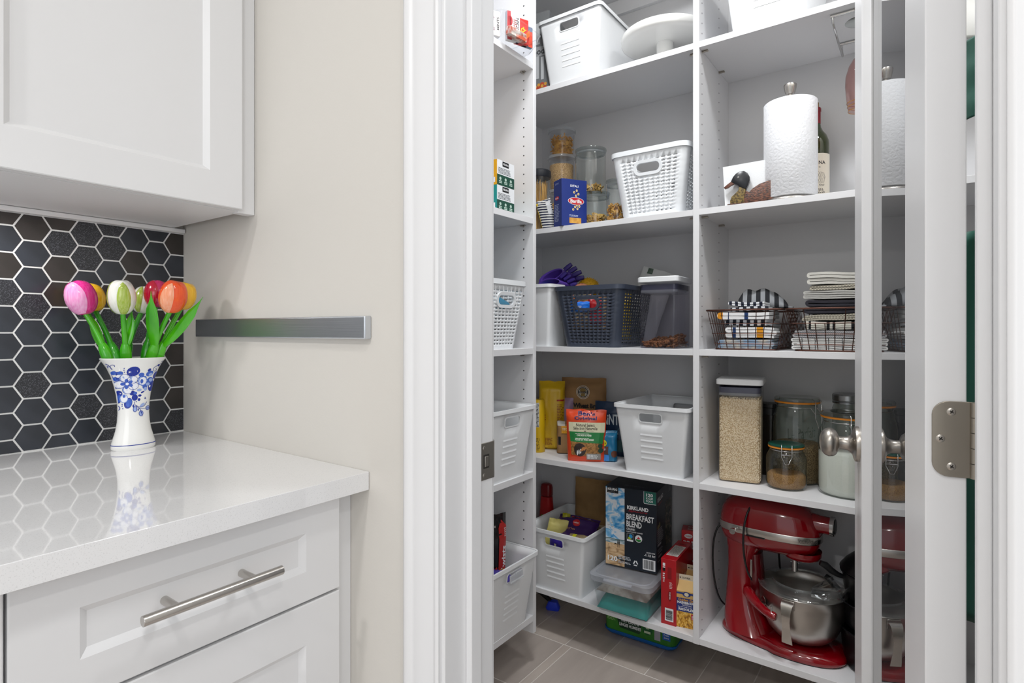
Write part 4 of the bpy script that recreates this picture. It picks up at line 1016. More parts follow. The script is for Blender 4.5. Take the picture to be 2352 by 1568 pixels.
bn.print([T("Ben's", .040, .1665, .056, .014, .03)], INK('#27205f')); bn.print([T('Original', .028, .1475, .074, .0165, .03)], INK('#27205f'))
bn.print([PG((.008, .108), (.128, .106), (.130, .142), (.008, .142))], INK('#d8d4b4')); bn.print([T('Natural Select', .033, .127, .062, .011, .012), T('Sélection Naturelle', .024, .115, .080, .011, .012), RC(.034, .1105, .026, .0007), RC(.066, .1105, .026, .0007), EL(.063, .1105, .004, .0018)], INK('#2b1d16'), .001)
bn.print([PG((.012, .072), (.124, .066), (.127, .106), (.010, .108))], INK('#1f7a3c')); bn.print([T('CHICKEN & HERB', .035, .092, .050, .0065, .03), T('POULET ET FINES HERBES', .029, .076, .064, .0065, .03), SMALL(.03, .083, .06, .004, 1), SMALL(.03, .100, .06, .003, 1)], INK('#e6eede'), .001)
bn.print([PG((.014, .024), (.118, .018), (.123, .066), (.013, .072))], mat('printed rice', '#a9793f', .5, noise_s=160, noise_c='#7a5326')); bn.print([EL(.045, .043, .021, .024)], INK('#2a1c16'), .001); bn.print([EL(.036 + .006 * i, .032 + .003 * i, .002, .009) for i in range(3)], WT_, .0014)
bn.print([PG((.045 + .006 * i, .038 + .002 * i), (.048 + .006 * i, .036 + .002 * i), (.060 + .005 * i, .052), (.056 + .005 * i, .054)) for i in range(3)], INK('#b9753a'), .0016)
bn.print([RC(.068, .008, .050, .022)], INK('#8f8d88'), .0014); bn.print([SMALL(.071, .012, .042, .016, 4)], INK('#e8e8e8'), .0017); bn.print([EL(.116, .058, .008), EL(.118, .042, .009)], INK('#20402f'), .0016)
dn = Bag('grain_pouch', 'navy pouch with pale capital letters behind the orange pouch', 'pouch', .125, .205, .040, (X(1401, 1.985), 1.992, LV[3]), R(8), mat('navy foil', '#0e2b4a', .4, coat=.2), seed=15)
dn.print([T('DAiNTY', .018, .120, .100, .040, .02)], INK('#c9d3d8')); dn.print([T('450 g', .072, .085, .028, .010, .01)], INK('#8fa7b5')); dn.print([PG((.080, .020), (.115, .020), (.115, .066), (.075, .060))], INK('#12484a')); dn.print([LN([(.06, .075), (.09, .095), (.108, .115)], .0012)], INK('#3f6d88'))
db2 = Bag('seed_bag', 'small blue foil bag with a round yellow badge beside the orange pouch', 'bag', .066, .112, .042, (X(1398, 1.905), 1.902, LV[3]), R(16), mat('mid blue foil', '#15719c', .35, coat=.2), square=1, seed=16)
db2.print([EL(.020, .068, .012, .012)], INK('#d8c91a')); db2.print([T('900 g', .011, .065, .018, .007, .01)], BK, .001); db2.print([RC(.008, .028, .030, .028)], INK('#5b3326')); db2.print([RC(.008, .004, .032, .022)], INK('#3c8ad8')); db2.print([EL(.058, .030, .010, .012)], INK('#6b3d2a')); db2.print([T('G', .016, .042, .012, .009)], WT_, .0012)
# ================================================================== LOWEST CENTRE SHELF
rb = thing('squeeze_bottle', 'red squeeze bottle with a green mark behind the snack bin', 'bottle', (X(1256, 2.045), 2.045, LV[4]))
REDP = mat('red plastic', '#a30d12', .35)
MB().loft([rrect(.062, .042, .018, 5, 0), rrect(.066, .046, .020, 5, .006), rrect(.066, .046, .020, 5, .12), rrect(.060, .042, .018, 5, .20), rrect(.050, .036, .015, 5, .262)]).build('bottle_body', REDP, rb, smooth=40, bevel=.001)
MB().loft([rrect(.050, .038, .015, 5, .266), rrect(.050, .038, .015, 5, .300), rrect(.044, .032, .013, 5, .312), rrect(.030, .022, .01, 5, .316)]).build('bottle_cap', mat('dark red plastic', '#7c0a0e', .35), rb, smooth=40)
decal(rb, 'printed_label', [PG((.012, .145), (.030, .150), (.036, .175), (.022, .19), (.010, .175))], INK('#3f8f22'), front(.062, .046, .3), .001)
kb2 = Bag('kraft_bag', 'flat brown kraft bag behind the snack bin on the lowest centre shelf', 'bag', .16, .362, .045, (X(1362, 2.06), 2.068, LV[4]), R(8), mat('brown kraft', '#a58253', .75, noise_s=8, noise_c='#8a6a40', bump_s=14, bump=.5), seed=21, wr=.003)
zb = LV[4] + .13
xb = X(1228, 1.80) + .100; yb_ = 1.80 + .134
PV = mat('purple snack foil', '#3a1d5c', .25, coat=.5, bump_s=30, bump=.5)
p1 = Bag('pudding_bag', 'shiny purple sweet bag with a red badge lying in the snack bin', 'bag', .165, .135, .050, (xb + .018, yb_ - .072, LV[4] + .150), R(8), PV, lean=R(52), seed=22, wr=.004)
p1.print([T('PUDDING', .058, .116, .058, .009, .03)], INK('#c8281e')); p1.print([EL(.088, .090, .0145)], INK('#c01820')); p1.print([T('Lieber', .078, .087, .020, .006, .01)], WT_, .0011); p1.print([T('trio', .058, .058, .030, .010, .01)], INK('#c08a6a'))
p1.print([EL(.012 + .006 * (i % 5), .03 + .009 * (i // 5), .0016) for i in range(15)], INK('#8a5cf0'))
yv = mat('pale yellow foil', '#d8cc78', .4, bump_s=16, bump=.3)
Bag('yellow_chip_bag', 'pale yellow bag leaning at the left of the snack bin', 'bag', .075, .118, .02, (xb - .058, yb_ - .070, LV[4] + .125), R(35), yv, roll=R(12), seed=23)
Bag('lime_packet', 'lime green narrow packet behind the pale yellow bag in the snack bin', 'packet', .030, .130, .012, (xb - .052, yb_ + .005, LV[4] + .115), R(25), mat('lime foil', '#a9a51e', .4), roll=R(4), seed=24)
Bag('pale_packet', 'small cream packet between the yellow bag and the purple bag in the snack bin', 'packet', .040, .045, .012, (xb - .030, yb_ - .075, LV[4] + .14), R(20), yv, roll=R(25), seed=25)
fb = carton('fudge_box', 'small printed card box tucked at the back of the snack bin', 'box', .085, .03, .075, (xb + .065, yb_ + .085, LV[4] + .120), R(10), mat('cream card', '#cdbb9f', .5))
F = front(.085, .03, .075); decal(fb, 'printed_label', [RC(.002, .072, .080, .001), RC(.008, .050, .012, .012), RC(.060, .050, .014, .012)], INK('#2a1a14'), F); decal(fb, 'printed_label', [EL(.042, .052, .016), EL(.042, .052, .010)], INK('#b07a4a'), F)
p2 = Bag('clear_bag', 'clear crinkled bag with a lime stripe at the right of the snack bin', 'bag', .080, .075, .024, (xb + .060, yb_ - .115, LV[4] + .150), R(6), mat('beige snack film', '#9c8a6a', .25, coat=.4, bump_s=25, bump=.6), lean=R(48), seed=26, wr=.004)
p2.print([PG((.002, .004), (.018, .004), (.030, .05), (.028, .085), (.016, .085), (.016, .05))], INK('#c3c01a'))
p3 = Bag('violet_packet', 'violet foil packet showing through the slot of the snack bin', 'packet', .095, .075, .022, (xb - .005, yb_ - .100, LV[4] + .128), R(2), mat('violet foil', '#3c2a9a', .3, coat=.4, bump_s=30, bump=.4), seed=27)
p3.print([PG((.030, .006), (.034, .006), (.037, .040), (.027, .040)), EL(.050, .02, .003)], INK('#d9d2b0'))

# clear lidded tub with teal things inside
tb = thing('storage_tub', 'clear plastic tub with milky lid under the black coffee carton', 'tub', (-.842, 1.760 + .150, LV[4]), R(2))
r = .03
MB().loft([rrect(.170, .262, .02, 6, .002), rrect(.184, .276, .03, 6, .004), rrect(.212, .300, r, 6, .108), rrect(.222, .310, r, 6, .109), rrect(.222, .310, r, 6, .114)], True, False).build('tub_body', clear_mat('clear tub plastic', '#f8fafb', 1.45, .06, body=.10, body_col='#e4eaee'), tb, smooth=35)
MB().loft([rrect(.226, .314, r, 6, .106), rrect(.228, .316, r, 6, .124), rrect(.220, .308, r, 6, .127), rrect(.196, .284, r, 6, .127), rrect(.192, .280, r, 6, .122)], False, True).build('tub_lid', clear_mat('milky lid plastic', '#f2f5f8', 1.45, .12, body=.42, body_col='#f2f5ff'), tb, smooth=35)
MB().loft([[(-.05 + .0 * i, -.158 - .006 * sin(pi * i / 8), .112 + .012 * i / 8), (.05, -.158 - .006 * sin(pi * i / 8), .112 + .012 * i / 8)] for i in range(9)], False, False, False).build('lid_catch', MATS['milky lid plastic'], tb)
def lumpy(label, cat, name, w, d, h, loc, m, seed=1, amp=.012, rz=0, solid=True):
    def g(u, v):
        e = min(1, min(u, 1 - u) * 6) ** .5 * min(1, min(v, 1 - v) * 6) ** .5
        z = h * e * (.72 + .55 * noise.noise(V((u * 2.6 + seed, v * 2.6, seed * .7)))) + amp * noise.noise(V((u * 7, v * 7, seed))) * e
        return ((u - .5) * w, (v - .5) * d, max(.0005, z))
    mb = MB().grid(30, 30, g); mb.add([(-w / 2, -d / 2, 0), (w / 2, -d / 2, 0), (w / 2, d / 2, 0), (-w / 2, d / 2, 0)], [(3, 2, 1, 0)])
    o = mb.build(name, m, None, smooth=70, loc=loc); o.rotation_euler.z = rz; return tag(o, label, cat)
lumpy('teal folded cloth seen through the front of the clear tub', 'cloth', 'teal_cloth', .178, .255, .066, (-.842, 1.908, LV[4] + .006), mat('teal cloth', '#159a94', .6), 3, .006, R(2))
lumpy('crumpled clear and brown packaging on the teal cloth in the tub', 'packaging', 'crumpled_packaging', .182, .262, .032, (-.842, 1.908, LV[4] + .066), mat('crumpled packaging', '#a29c92', .35, noise_s=22, noise_c='#6e6156', bump_s=40, bump=.8), 8, .012, R(2))

# big black coffee carton
cx_, cy_ = -.853, 1.968; CWd, CDp, CHt = .185, .205, .281
kc = carton('coffee_carton', 'large black and beach printed coffee pod carton standing on the clear tub', 'box', CWd, CDp, CHt, (cx_, cy_, LV[4] + .1275), R(6), mat('black navy card', '#0c1a28', .35, coat=.15))
F = front(CWd, CDp, CHt)
def paint(name, stops, scale, rough=.4, stretch=(1, 1, 1)):
    m = bpy.data.materials.new(name); m.use_nodes = True; nt = m.node_tree; b = nt.nodes['Principled BSDF']; b.inputs['Roughness'].default_value = rough
    tc = nt.nodes.new('ShaderNodeTexCoord'); mp = nt.nodes.new('ShaderNodeMapping'); mp.inputs['Scale'].default_value = stretch; n = nt.nodes.new('ShaderNodeTexNoise'); n.inputs['Scale'].default_value = scale; n.inputs['Detail'].default_value = 3; n.inputs['Distortion'].default_value = .8
    cr = nt.nodes.new('ShaderNodeValToRGB'); el = cr.color_ramp.elements
    for i, (p, c) in enumerate(stops):
        e = el[i] if i < 2 else el.new(p)
        e.position = p; e.color = lin(c)
    nt.links.new(tc.outputs['Object'], mp.inputs[0]); nt.links.new(mp.outputs[0], n.inputs[0]); nt.links.new(n.outputs[0], cr.inputs[0]); nt.links.new(cr.outputs[0], b.inputs['Base Color']); return m
SKY = paint('watercolour sky', [(.36, '#2f8fd0'), (.46, '#8cc4e8'), (.52, '#dfe5ec'), (.75, '#d3d9e2')], 24, stretch=(1, 1, 1.6)); SAND = paint('watercolour sand', [(.35, '#8f6f4d'), (.5, '#c9a67c'), (.65, '#dcc09a')], 30, stretch=(1, 1, 2.5))
pic = [RC(.0015, .095, .070, .183)]
def fine(sh):   # nothing to bend, plain quad
    return sh
decal(kc, 'beach_picture', pic, SKY, F); decal(kc, 'beach_picture', [RC(.0015, .002, .070, .078)], SAND, F); decal(kc, 'beach_picture', [RC(.0015, .080, .070, .016)], paint('watercolour sea', [(.4, '#4f7f92'), (.6, '#cfd9dc')], 50, stretch=(.5, .5, 5)), F)
decal(kc, 'beach_picture', [LN([(.0015, .094), (.02, .096), (.04, .093), (.0715, .094)], .002)], INK('#3f5f58'), F, .0006)
decal(kc, 'beach_figures', [EL(.047, .083, .0022, .007), EL(.052, .083, .0022, .0075), EL(.038, .079, .004, .002), RC(.0345, .074, .001, .005), RC(.041, .074, .001, .005), RC(.0455, .066, .0012, .012), RC(.051, .066, .0012, .012), EL(.047, .0915, .0018), EL(.052, .0925, .0018)], INK('#2b2a26'), F, .0008)
decal(kc, 'beach_figures', [LN([(x - .004, y + .002), (x, y), (x + .004, y + .003)], .0009) for x, y in ((.025, .150), (.013, .140), (.027, .136), (.053, .132), (.062, .136), (.066, .128))] + [LN([(.008, .04), (.014, .06), (.012, .075)], .0008), EL(.052, .030, .012, .005), EL(.063, .024, .008, .004)], INK('#3a3836'), F, .0008)
decal(kc, 'printed_label', [RC(.0065, .257, .042, .021)], BK, F, .0007); decal(kc, 'lettering', [T('KEURIG', .0095, .266, .035, .0085, .035)], WT_, F, .001); decal(kc, 'lettering', [SMALL(.010, .260, .034, .003, 1)], INK('#8a8d90'), F, .001)
decal(kc, 'printed_label', [PG((.142, .236), (.1835, .236), (.1835, .2795), (.1400, .2795), (.1400, .240))], WT_, F, .0005); decal(kc, 'printed_label', [PG((.1435, .238), (.1835, .238), (.1835, .2795), (.1415, .2795), (.1415, .241))], INK('#14685a'), F, .0008)
decal(kc, 'lettering', [T('120', .149, .262, .024, .011, .035), T('K-CUP', .149, .252, .024, .0075, .03), T('PODS', .149, .2425, .024, .0075, .03)], WT_, F, .0011)
decal(kc, 'lettering', [T('KIRKLAND', .081, .208, .076, .0135, .04), T('BREAKFAST', .0785, .172, .098, .021, .03), T('BLEND', .0785, .147, .055, .021, .03), T('ORGANIC', .0785, .135, .032, .0085, .02), T('LIGHT ROAST COFFEE', .0785, .128, .058, .0042, .02), T('GROUND COFFEE', .150, .066, .030, .0045, .015), T('1.12 kg', .147, .053, .034, .010, .03), T('120', .0095, .016, .036, .018, .03), EL(.143, .057, .0014)], WT_, F, .0009)
decal(kc, 'lettering', [T('Signature', .083, .199, .070, .008, .0, .5)], INK('#c32231'), F, .0009)
decal(kc, 'emblem', [RC(.080, .096, .023, .028)], WT_, F, .0005); decal(kc, 'emblem', [RC(.0808, .1025, .0214, .0208)], BK, F, .0008); decal(kc, 'emblem', [EL(.094, .114, .0065, .0075)], INK('#2f9bd8'), F, .0011); decal(kc, 'emblem', [PG((.083, .105), (.088, .113), (.094, .108), (.098, .104), (.090, .1035))], INK('#a8c52a'), F, .0012)
decal(kc, 'emblem', [EL(.122, .110, .0128)], WT_, F, .0005); decal(kc, 'emblem', [PG((.112, .108), (.132, .108), (.130, .102), (.122, .0995), (.114, .102)), ], INK('#2f8a3c'), F, .0008); decal(kc, 'emblem', [PG((.118, .109), (.1165, .114), (.1195, .1135), (.122, .118), (.1245, .1135), (.1275, .114), (.126, .109))], INK('#c32231'), F, .0009)
decal(kc, 'fine_print', [SMALL(.049, .028, .052, .014, 3), SMALL(.049, .014, .046, .008, 2, 5)], INK('#c8cdd2'), F, .0009)
tri = [LN([(.104, .020), (.110, .032)], .004), LN([(.113, .032), (.119, .021)], .004), LN([(.117, .016), (.105, .016)], .004), EL(.111, .010, .0001)]
decal(kc, 'recycling_mark', tri, WT_, F, .0009); decal(kc, 'barcode', [RC(.137, .008, .044, .037)], WT_, F, .0007); decal(kc, 'barcode', [BARS(.140, .012, .038, .030, 20)], BK, F, .001)
S = rside(CWd, CDp, CHt)
decal(kc, 'lettering', [T('KIRKLAND', .012, .240, .070, .016, .03, 0, 5)], WT_, S); decal(kc, 'lettering', [T('Signature', .020, .228, .05, .008, 0, .5, 5)], INK('#c32231'), S)
decal(kc, 'fine_print', [SMALL(.010, .10 + .0, .075, .05, 8, 3), RC(.012, .088, .045, .008), SMALL(.012, .070, .07, .010, 2)], INK('#a5a9ad'), S); decal(kc, 'fine_print', [RC(.015, .035, .055, .030)], INK('#b9bcbf'), S); decal(kc, 'fine_print', [RC(.017, .037, .051, .026)], MATS['black navy card'], S, .0007); decal(kc, 'lettering', [T('KIRKLAND', .022, .048, .036, .008, .02)], WT_, S, .001)
decal(kc, 'foliage_picture', [RC(.112, .055, .088, .165)], paint('dark foliage print', [(.42, '#0d1416'), (.52, '#3a4a34'), (.6, '#6a4238'), (.66, '#8a8f7a')], 70), S); decal(kc, 'emblem', [EL(.020, .155, .008), EL(.038, .160, .007, .009)], INK('#8f8a5c'), S); decal(kc, 'printed_label', [RC(.150, .245, .034, .03)], INK('#6d7478'), S)
Tp = topf(CWd, CDp, CHt); decal(kc, 'fine_print', [SMALL(.06, .03, .09, .012, 2), T('KIRKLAND', .11, .16, .06, .014, .02)], INK('#787d82'), Tp)

# red cartons and hash brown cartons
RED = mat('red card', '#b3101c', .35, coat=.15)
rc1 = carton('cracker_box', 'tall narrow red carton with a bar code beside the clear tub', 'box', .050, .19, .214, (-.690, 1.812 + .098, LV[4]), R(3), RED)
F = front(.050, .19, .214)
decal(rc1, 'barcode', [RC(.013, .012, .028, .042)], WT_, F); decal(rc1, 'barcode', [BARS(.016, .016, .022, .034, 20, False)], BK, F, .0008)
decal(rc1, 'lettering', [T('barcode', .026, .172, .001, .001)] if False else [SMALL(.006, .150, .007, .020, 3, 2), T('PACK', .012, .138, .016, .0055, .02, 0, 90)], WT_, F); decal(rc1, 'printed_label', [RC(.006, .176, .008, .012), RC(.006, .190, .008, .010)], WT_, F); decal(rc1, 'printed_label', [RC(.006, .174, .008, .010)], BK, F, .0007)
decal(rc1, 'printed_label', [EL(.029, .095, .006, .018), RC(.022, .150, .013, .038)], INK('#8a0c14'), F, .0003); decal(rc1, 'lettering', [T('www.dare.ca', .0315, .084, .024, .0045, .02, 0, 90)], WT_, F, .0008); decal(rc1, 'fine_print', [SMALL(.028, .120, .010, .022, 5)], INK('#e8c9c9'), F)
Tp = topf(.050, .19, .214); decal(rc1, 'fine_print', [RC(.006, .035, .038, .100)], INK('#e4dcd6'), Tp); decal(rc1, 'fine_print', [SMALL(.008, .038, .034, .094, 22)], INK('#8f8a86'), Tp, .0007); decal(rc1, 'lettering', [T('Cabaret', .01, .150, .03, .014, .01)], INK('#5c080c'), Tp)
S = rside(.050, .19, .214); decal(rc1, 'lettering', [T('Cabaret', .02, .11, .11, .05, .01, .4)], INK('#d9a59c'), S); decal(rc1, 'printed_label', [RC(.012, .012, .020, .020)], WT_, S); decal(rc1, 'printed_label', [RC(.030, .05, .10, .04)], INK('#c99a4a'), S)
rc2 = carton('cracker_box', 'larger red carton with big white capitals at the back right of the lowest centre shelf', 'box', .13, .060, .250, (-.655, 2.055, LV[4] + .0), R(14), mat('bright red card', '#bf1420', .35, coat=.15))
F = front(.13, .060, .250); decal(rc2, 'lettering', [T('PREMIUM', .006, .186, .102, .028, .05)], WT_, F); decal(rc2, 'logo', [EL(.024, .231, .014, .008)], WT_, F); decal(rc2, 'lettering', [T('Christie', .014, .2275, .020, .007, .01)], INK('#c8202c'), F, .0008); decal(rc2, 'lettering', [T('PLUS', .02, .14, .05, .03, .05)], WT_, F)
Tp = topf(.13, .060, .250); decal(rc2, 'lettering', [T('SODA CRACKERS', .02, .035, .10, .014, .03), T('BISCUITS SODA', .02, .012, .10, .014, .03)], INK('#d9c8c4'), Tp)
HB = mat('buff card', '#ddb56c', .5); YH = paint('shredded potato print', [(.38, '#8f5f1c'), (.48, '#d89a26'), (.58, '#f0c25a'), (.7, '#f6dc96')], 150, stretch=(1, 1, .45))
def hash_(x, y, rz, label):
    w, d, h = .080, .055, .118
    t = thing('hash_brown_carton', label, 'carton', (x, y, LV[4]), rz, 'buff hash brown cartons')
    MB().box(-w / 2, w / 2, -d / 2, d / 2, 0, h).build('carton_body', HB, t, bevel=.0006)
    MB().prism([(-d / 2, h), (d / 2, h), (.0012, h + .026), (-.0012, h + .026)], -w / 2, w / 2, MX.Rotation(R(90), 4, 'Z')).build('gable_top', HB, t, smooth=None)
    MB().box(-w / 2, w / 2, -.0014, .0014, h + .024, h + .043).build('top_fin', mat('cream card fin', '#e6dcc4', .5), t)
    F = front(w, d, h); G = plane((-w / 2, -.0014, h + .024), (1, 0, 0), (0, 0, 1))
    decal(t, 'lettering', [T('OUVRIR', .022, .006, .026, .006, .02), PG((.018, .006), (.018, .012), (.013, .009))], BK, G)
    decal(t, 'printed_label', [RC(.008, .052, .066, .044)], INK('#1e3480'), F); decal(t, 'printed_label', [RC(0, .108, w, .006), EL(.040, .109, .013, .008)], INK('#24408c'), F, .0006); decal(t, 'emblem', [EL(.040, .109, .007, .006)], INK('#e9dfc2'), F, .0009)
    decal(t, 'lettering', [T('Golden Grill', .014, .0865, .054, .0085, .02)], INK('#e6a820'), F, .0008)
    decal(t, 'lettering', [T('HASHBROWN', .011, .077, .060, .0085, .045), T('RISSOLÉES', .015, .056, .054, .0095, .045), T('POTATOES', .026, .071, .03, .004, .02), SMALL(.013, .0665, .054, .003, 1)], WT_, F, .0008)
    decal(t, 'potato_picture', [RC(.0005, .0005, w - .001, .050)], YH, F); decal(t, 'printed_label', [RC(.054, .030, .024, .018)], INK('#c8202c'), F, .0008); decal(t, 'fine_print', [SMALL(.056, .032, .020, .014, 4)], WT_, F, .001); decal(t, 'emblem', [EL(.072, .014, .006)], WT_, F, .0008)
    return t
hash_(-.6345 , 1.825 + .030, R(10), 'front buff hash brown carton at the right end of the lowest centre shelf')
hash_(-.637, 1.945, R(6), 'second buff hash brown carton behind the front one')

# under the lowest shelf, on the floor
wc = thing('wipes_tub', 'green and blue tub of wet cleaning cloths on the floor under the shelves', 'tub', (-.852, 2.008, 0), R(1.5))
BLU = mat('glossy blue plastic', '#0f63b4', .25); r = .028
MB().loft([rrect(.236, .088, .02, 6, 0), rrect(.262, .112, r, 6, .008), rrect(.276, .126, r, 6, .018), rrect(.276, .126, r, 6, .024)]).build('tub_base', BLU, wc, smooth=40)
GRL = mat('green printed film', '#3c8a28', .35, noise_s=9, noise_c='#2f7a26')
MB().loft([rrect(.270, .120, r, 6, .020), rrect(.272, .122, r, 6, .118)]).build('tub_sleeve', GRL, wc, smooth=40); MB().loft([rrect(.276, .126, r, 6, .118), rrect(.276, .126, r, 6, .132), rrect(.262, .112, r, 6, .137)]).build('tub_lid', BLU, wc, smooth=40)
F = plane((-.135, -.0612, .030), (1, 0, 0), (0, 0, 1))
decal(wc, 'printed_label', [PG((.052, .084), (.052, .046), (.066, .010), (.142, .006), (.150, .030), (.146, .084))], INK('#0c3b22'), F); decal(wc, 'lettering', [T('WET CLOTHS', .070, .034, .070, .0115, .03), T('LINGES HUMIDES', .064, .018, .084, .0115, .03)], WT_, F, .0008)
decal(wc, 'lettering', [T('Sweeping', .084, .052, .05, .012, .01, .4)], INK('#7c8fd0'), F, .0008); decal(wc, 'emblem', [EL(.172, .034, .019, .022)], INK('#125c2e'), F); decal(wc, 'emblem', [PG((.162, .044), (.184, .044), (.176, .034), (.168, .034)), RC(.160, .018, .024, .008)], INK('#c9d8b8'), F, .0008)
decal(wc, 'printed_label', [RC(.198, .004, .022, .08)], INK('#aaa9b4'), F, .0003); decal(wc, 'printed_label', [RC(.228, .014, .028, .026)], INK('#1a5fb8'), F); decal(wc, 'lettering', [T('Fresh', .233, .029, .018, .006, .01), T('Scent', .233, .020, .018, .006, .01)], WT_, F, .0008); decal(wc, 'lettering', [T('24', .024, .052, .016, .012, .02), SMALL(.016, .030, .034, .014, 3)], INK('#a9cf8a'), F, .0006)
bh = thing('blue_brush', 'bright blue plastic dustpan edge under the left end of the lowest centre shelf', 'dustpan', (-1.235, 1.985, 0), R(20))
MB().loft([rrect(.05, .03, .008, 4, 0), rrect(.058, .034, .009, 4, .008), rrect(.036, .026, .008, 4, .034)]).build('pan', mat('vivid blue plastic', '#2b46e0', .4), bh, smooth=40); MB().rod((-.01, .004, .03), (-.09, .03, .07), .009, 14).build('handle', BLACKP, bh)

# ================================================================== RIGHT BAY
# second shelf: napkin holder with duck, paper towel, wine bottle, hanging glass
def pxp(pts, x0, y0, s): return [((x - x0) / s, (y0 - y) / s) for x, y in pts]
dk_ = thing('duck_napkin_holder', 'carved wooden duck napkin holder in front of the white napkins', 'napkin holder', (X(1712, 1.820), 1.820, LV[1] + .0005), R(8))
sD = 2.904 * 728; x0, y0 = 384, 1362
def dpoly(pts, name, m, t0, t1, ch=.0012):
    P = pxp(pts, x0, y0, sD); a = sum(p[0] for p in P) / len(P); b = sum(p[1] for p in P) / len(P)
    S_ = [((x - a) * .94 + a, (z - b) * .94 + b) for x, z in P]
    MB().loft([[(x, t1, z) for x, z in P], [(x, t0 + ch, z) for x, z in P], [(x, t0, z) for x, z in S_]]).build(name, m, dk_, smooth=50)
DKW = mat('carved dark wood', '#33231f', .45, noise_s=120, noise_c='#7a4c38', stretch=(1, 1, 3), bump_s=150, bump=.8)
dpoly([(385, 1275), (402, 1288), (430, 1262), (470, 1238), (530, 1222), (600, 1215), (660, 1225), (720, 1240), (690, 1275), (640, 1310), (600, 1340), (560, 1350), (380, 1350), (372, 1320)], 'wing', DKW, -.007, .006)
dpoly([(348, 1240), (388, 1262), (384, 1290), (376, 1325), (382, 1352), (296, 1356), (294, 1330), (304, 1302), (335, 1276), (346, 1262)], 'breast', mat('mottled ochre wood', '#8a743f', .5, noise_s=200, noise_c='#4a3c22', bump_s=160, bump=.6), -.0085, .006)
dpoly([(300, 1205), (312, 1178), (330, 1158), (352, 1147), (378, 1147), (400, 1162), (412, 1188), (412, 1212), (402, 1240), (390, 1264), (348, 1243), (338, 1230), (320, 1222)], 'head', mat('black painted wood', '#1f2126', .3), -.010, .006)
dpoly([(255, 1238), (285, 1215), (304, 1203), (318, 1204), (322, 1220), (300, 1228), (280, 1242), (262, 1246)], 'bill', mat('reddish wood', '#6f4638', .4), -.008, .004)
MB().box(-.05, .16, -.010, .052, -.0004, .006).build('base', DKW, dk_); MB().box(-.02, .15, .044, .052, .005, .07).build('back_plate', DKW, dk_)
P = pxp([(344, 1184)], x0, y0, sD)[0]; MB().lathe([(.0001, .0015), (.002, .001), (.003, 0)], 12, MX.Translation((P[0], -.0100, P[1])) @ MX.Rotation(R(90), 4, 'X')).build('eye', mat('grey glass eye', '#9a9a96', .2), dk_)
nk = MB(); rn = random.Random(1)
for i in range(16):
    a = rn.uniform(-.0012, .0012); nk.box(-.083 + a, .083 + a, i * .0021, i * .0021 + .0017, 0, .124 + rn.uniform(-.0015, .0015))
o = nk.build('napkins', mat('white napkin paper', '#eceef0', .85, bump_s=200, bump=.2), None, smooth=None, loc=(X(1734, 1.845), 1.838, LV[1] + .0075)); o.rotation_euler = (0, R(-3), R(8)); tag(o, 'stack of square white paper napkins held behind the wooden duck', 'napkins', None, 'stuff')
px_, py_ = -.333, 1.883
ph = thing('paper_towel_holder', 'brushed steel upright paper towel stand on the second right shelf', 'paper towel holder', (px_, py_, LV[1]))
MB().lathe([(.0001, 0), (.079, 0), (.0805, .003), (.078, .009), (.070, .0125), (.03, .0145), (.0001, .0145)], 56).build('base', STEEL, ph, smooth=50)
MB().cyl(.006, .014, .334, 16).build('rod', STEEL, ph); MB().lathe([(.0001, .330), (.012, .330), (.0145, .336), (.0175, .350), (.0185, .356), (.0175, .359), (.0001, .359)], 32).build('knob', STEEL, ph, smooth=40)
def towel_paper():
    m = mat('quilted paper', '#e3e4e7', .9); nt = m.node_tree; b = nt.nodes['Principled BSDF']; tc = nt.nodes.new('ShaderNodeTexCoord')
    vo = nt.nodes.new('ShaderNodeTexVoronoi'); vo.inputs['Scale'].default_value = 80; vo.feature = 'DISTANCE_TO_EDGE'; n = nt.nodes.new('ShaderNodeTexNoise'); n.inputs['Scale'].default_value = 260
    ad = nt.nodes.new('ShaderNodeMath'); ad.operation = 'MULTIPLY_ADD'; ad.inputs[1].default_value = 2.2; bp = nt.nodes.new('ShaderNodeBump'); bp.inputs['Strength'].default_value = .24; bp.inputs['Distance'].default_value = .003
    nt.links.new(tc.outputs['Object'], vo.inputs[0]); nt.links.new(tc.outputs['Object'], n.inputs[0]); nt.links.new(vo.outputs['Distance'], ad.inputs[0]); nt.links.new(n.outputs[0], ad.inputs[2]); nt.links.new(ad.outputs[0], bp.inputs['Height']); nt.links.new(bp.outputs[0], b.inputs['Normal']); return m
pt = MB().lathe([(.021, 0), (.0715, 0), (.0735, .002), (.0735, .285), (.0715, .287), (.021, .287), (.021, 0)], 72).build('paper_towel_roll', towel_paper(), None, smooth=50, loc=(px_, py_, LV[1] + .0146)); tag(pt, 'thick white quilted paper towel roll on its steel stand', 'paper towel')
wn = thing('wine_bottle', 'green wine bottle with cream label and red capsule behind the paper towel', 'bottle', (X(1873, 2.0), 2.0, LV[1]), R(26))
GG = mat('olive green bottle', '#2b3310', .08, coat=.5, spec=.7)
WR = .0385
MB().lathe([(.0001, .004), (.02, .002), (.034, 0), (WR, .005), (WR, .195), (.0375, .207), (.032, .224), (.022, .238), (.0165, .250), (.0145, .262), (.0140, .308), (.0001, .309)], 40).build('bottle_body', GG, wn, smooth=50)
MB().lathe([(.0150, .262), (.0150, .300), (.0165, .301), (.0165, .309), (.0150, .312), (.0001, .313)], 28).build('capsule', mat('deep red foil', '#7d1420', .35), wn, smooth=40)
fn_ = cylf(WR + .0003); LW = .100
decal(wn, 'bottle_label', [(RC(-LW / 2 + LW / 20 * i, .012, LW / 20 + .00001, .150)) for i in range(20)], INK('#e9e6d6'), fn_)
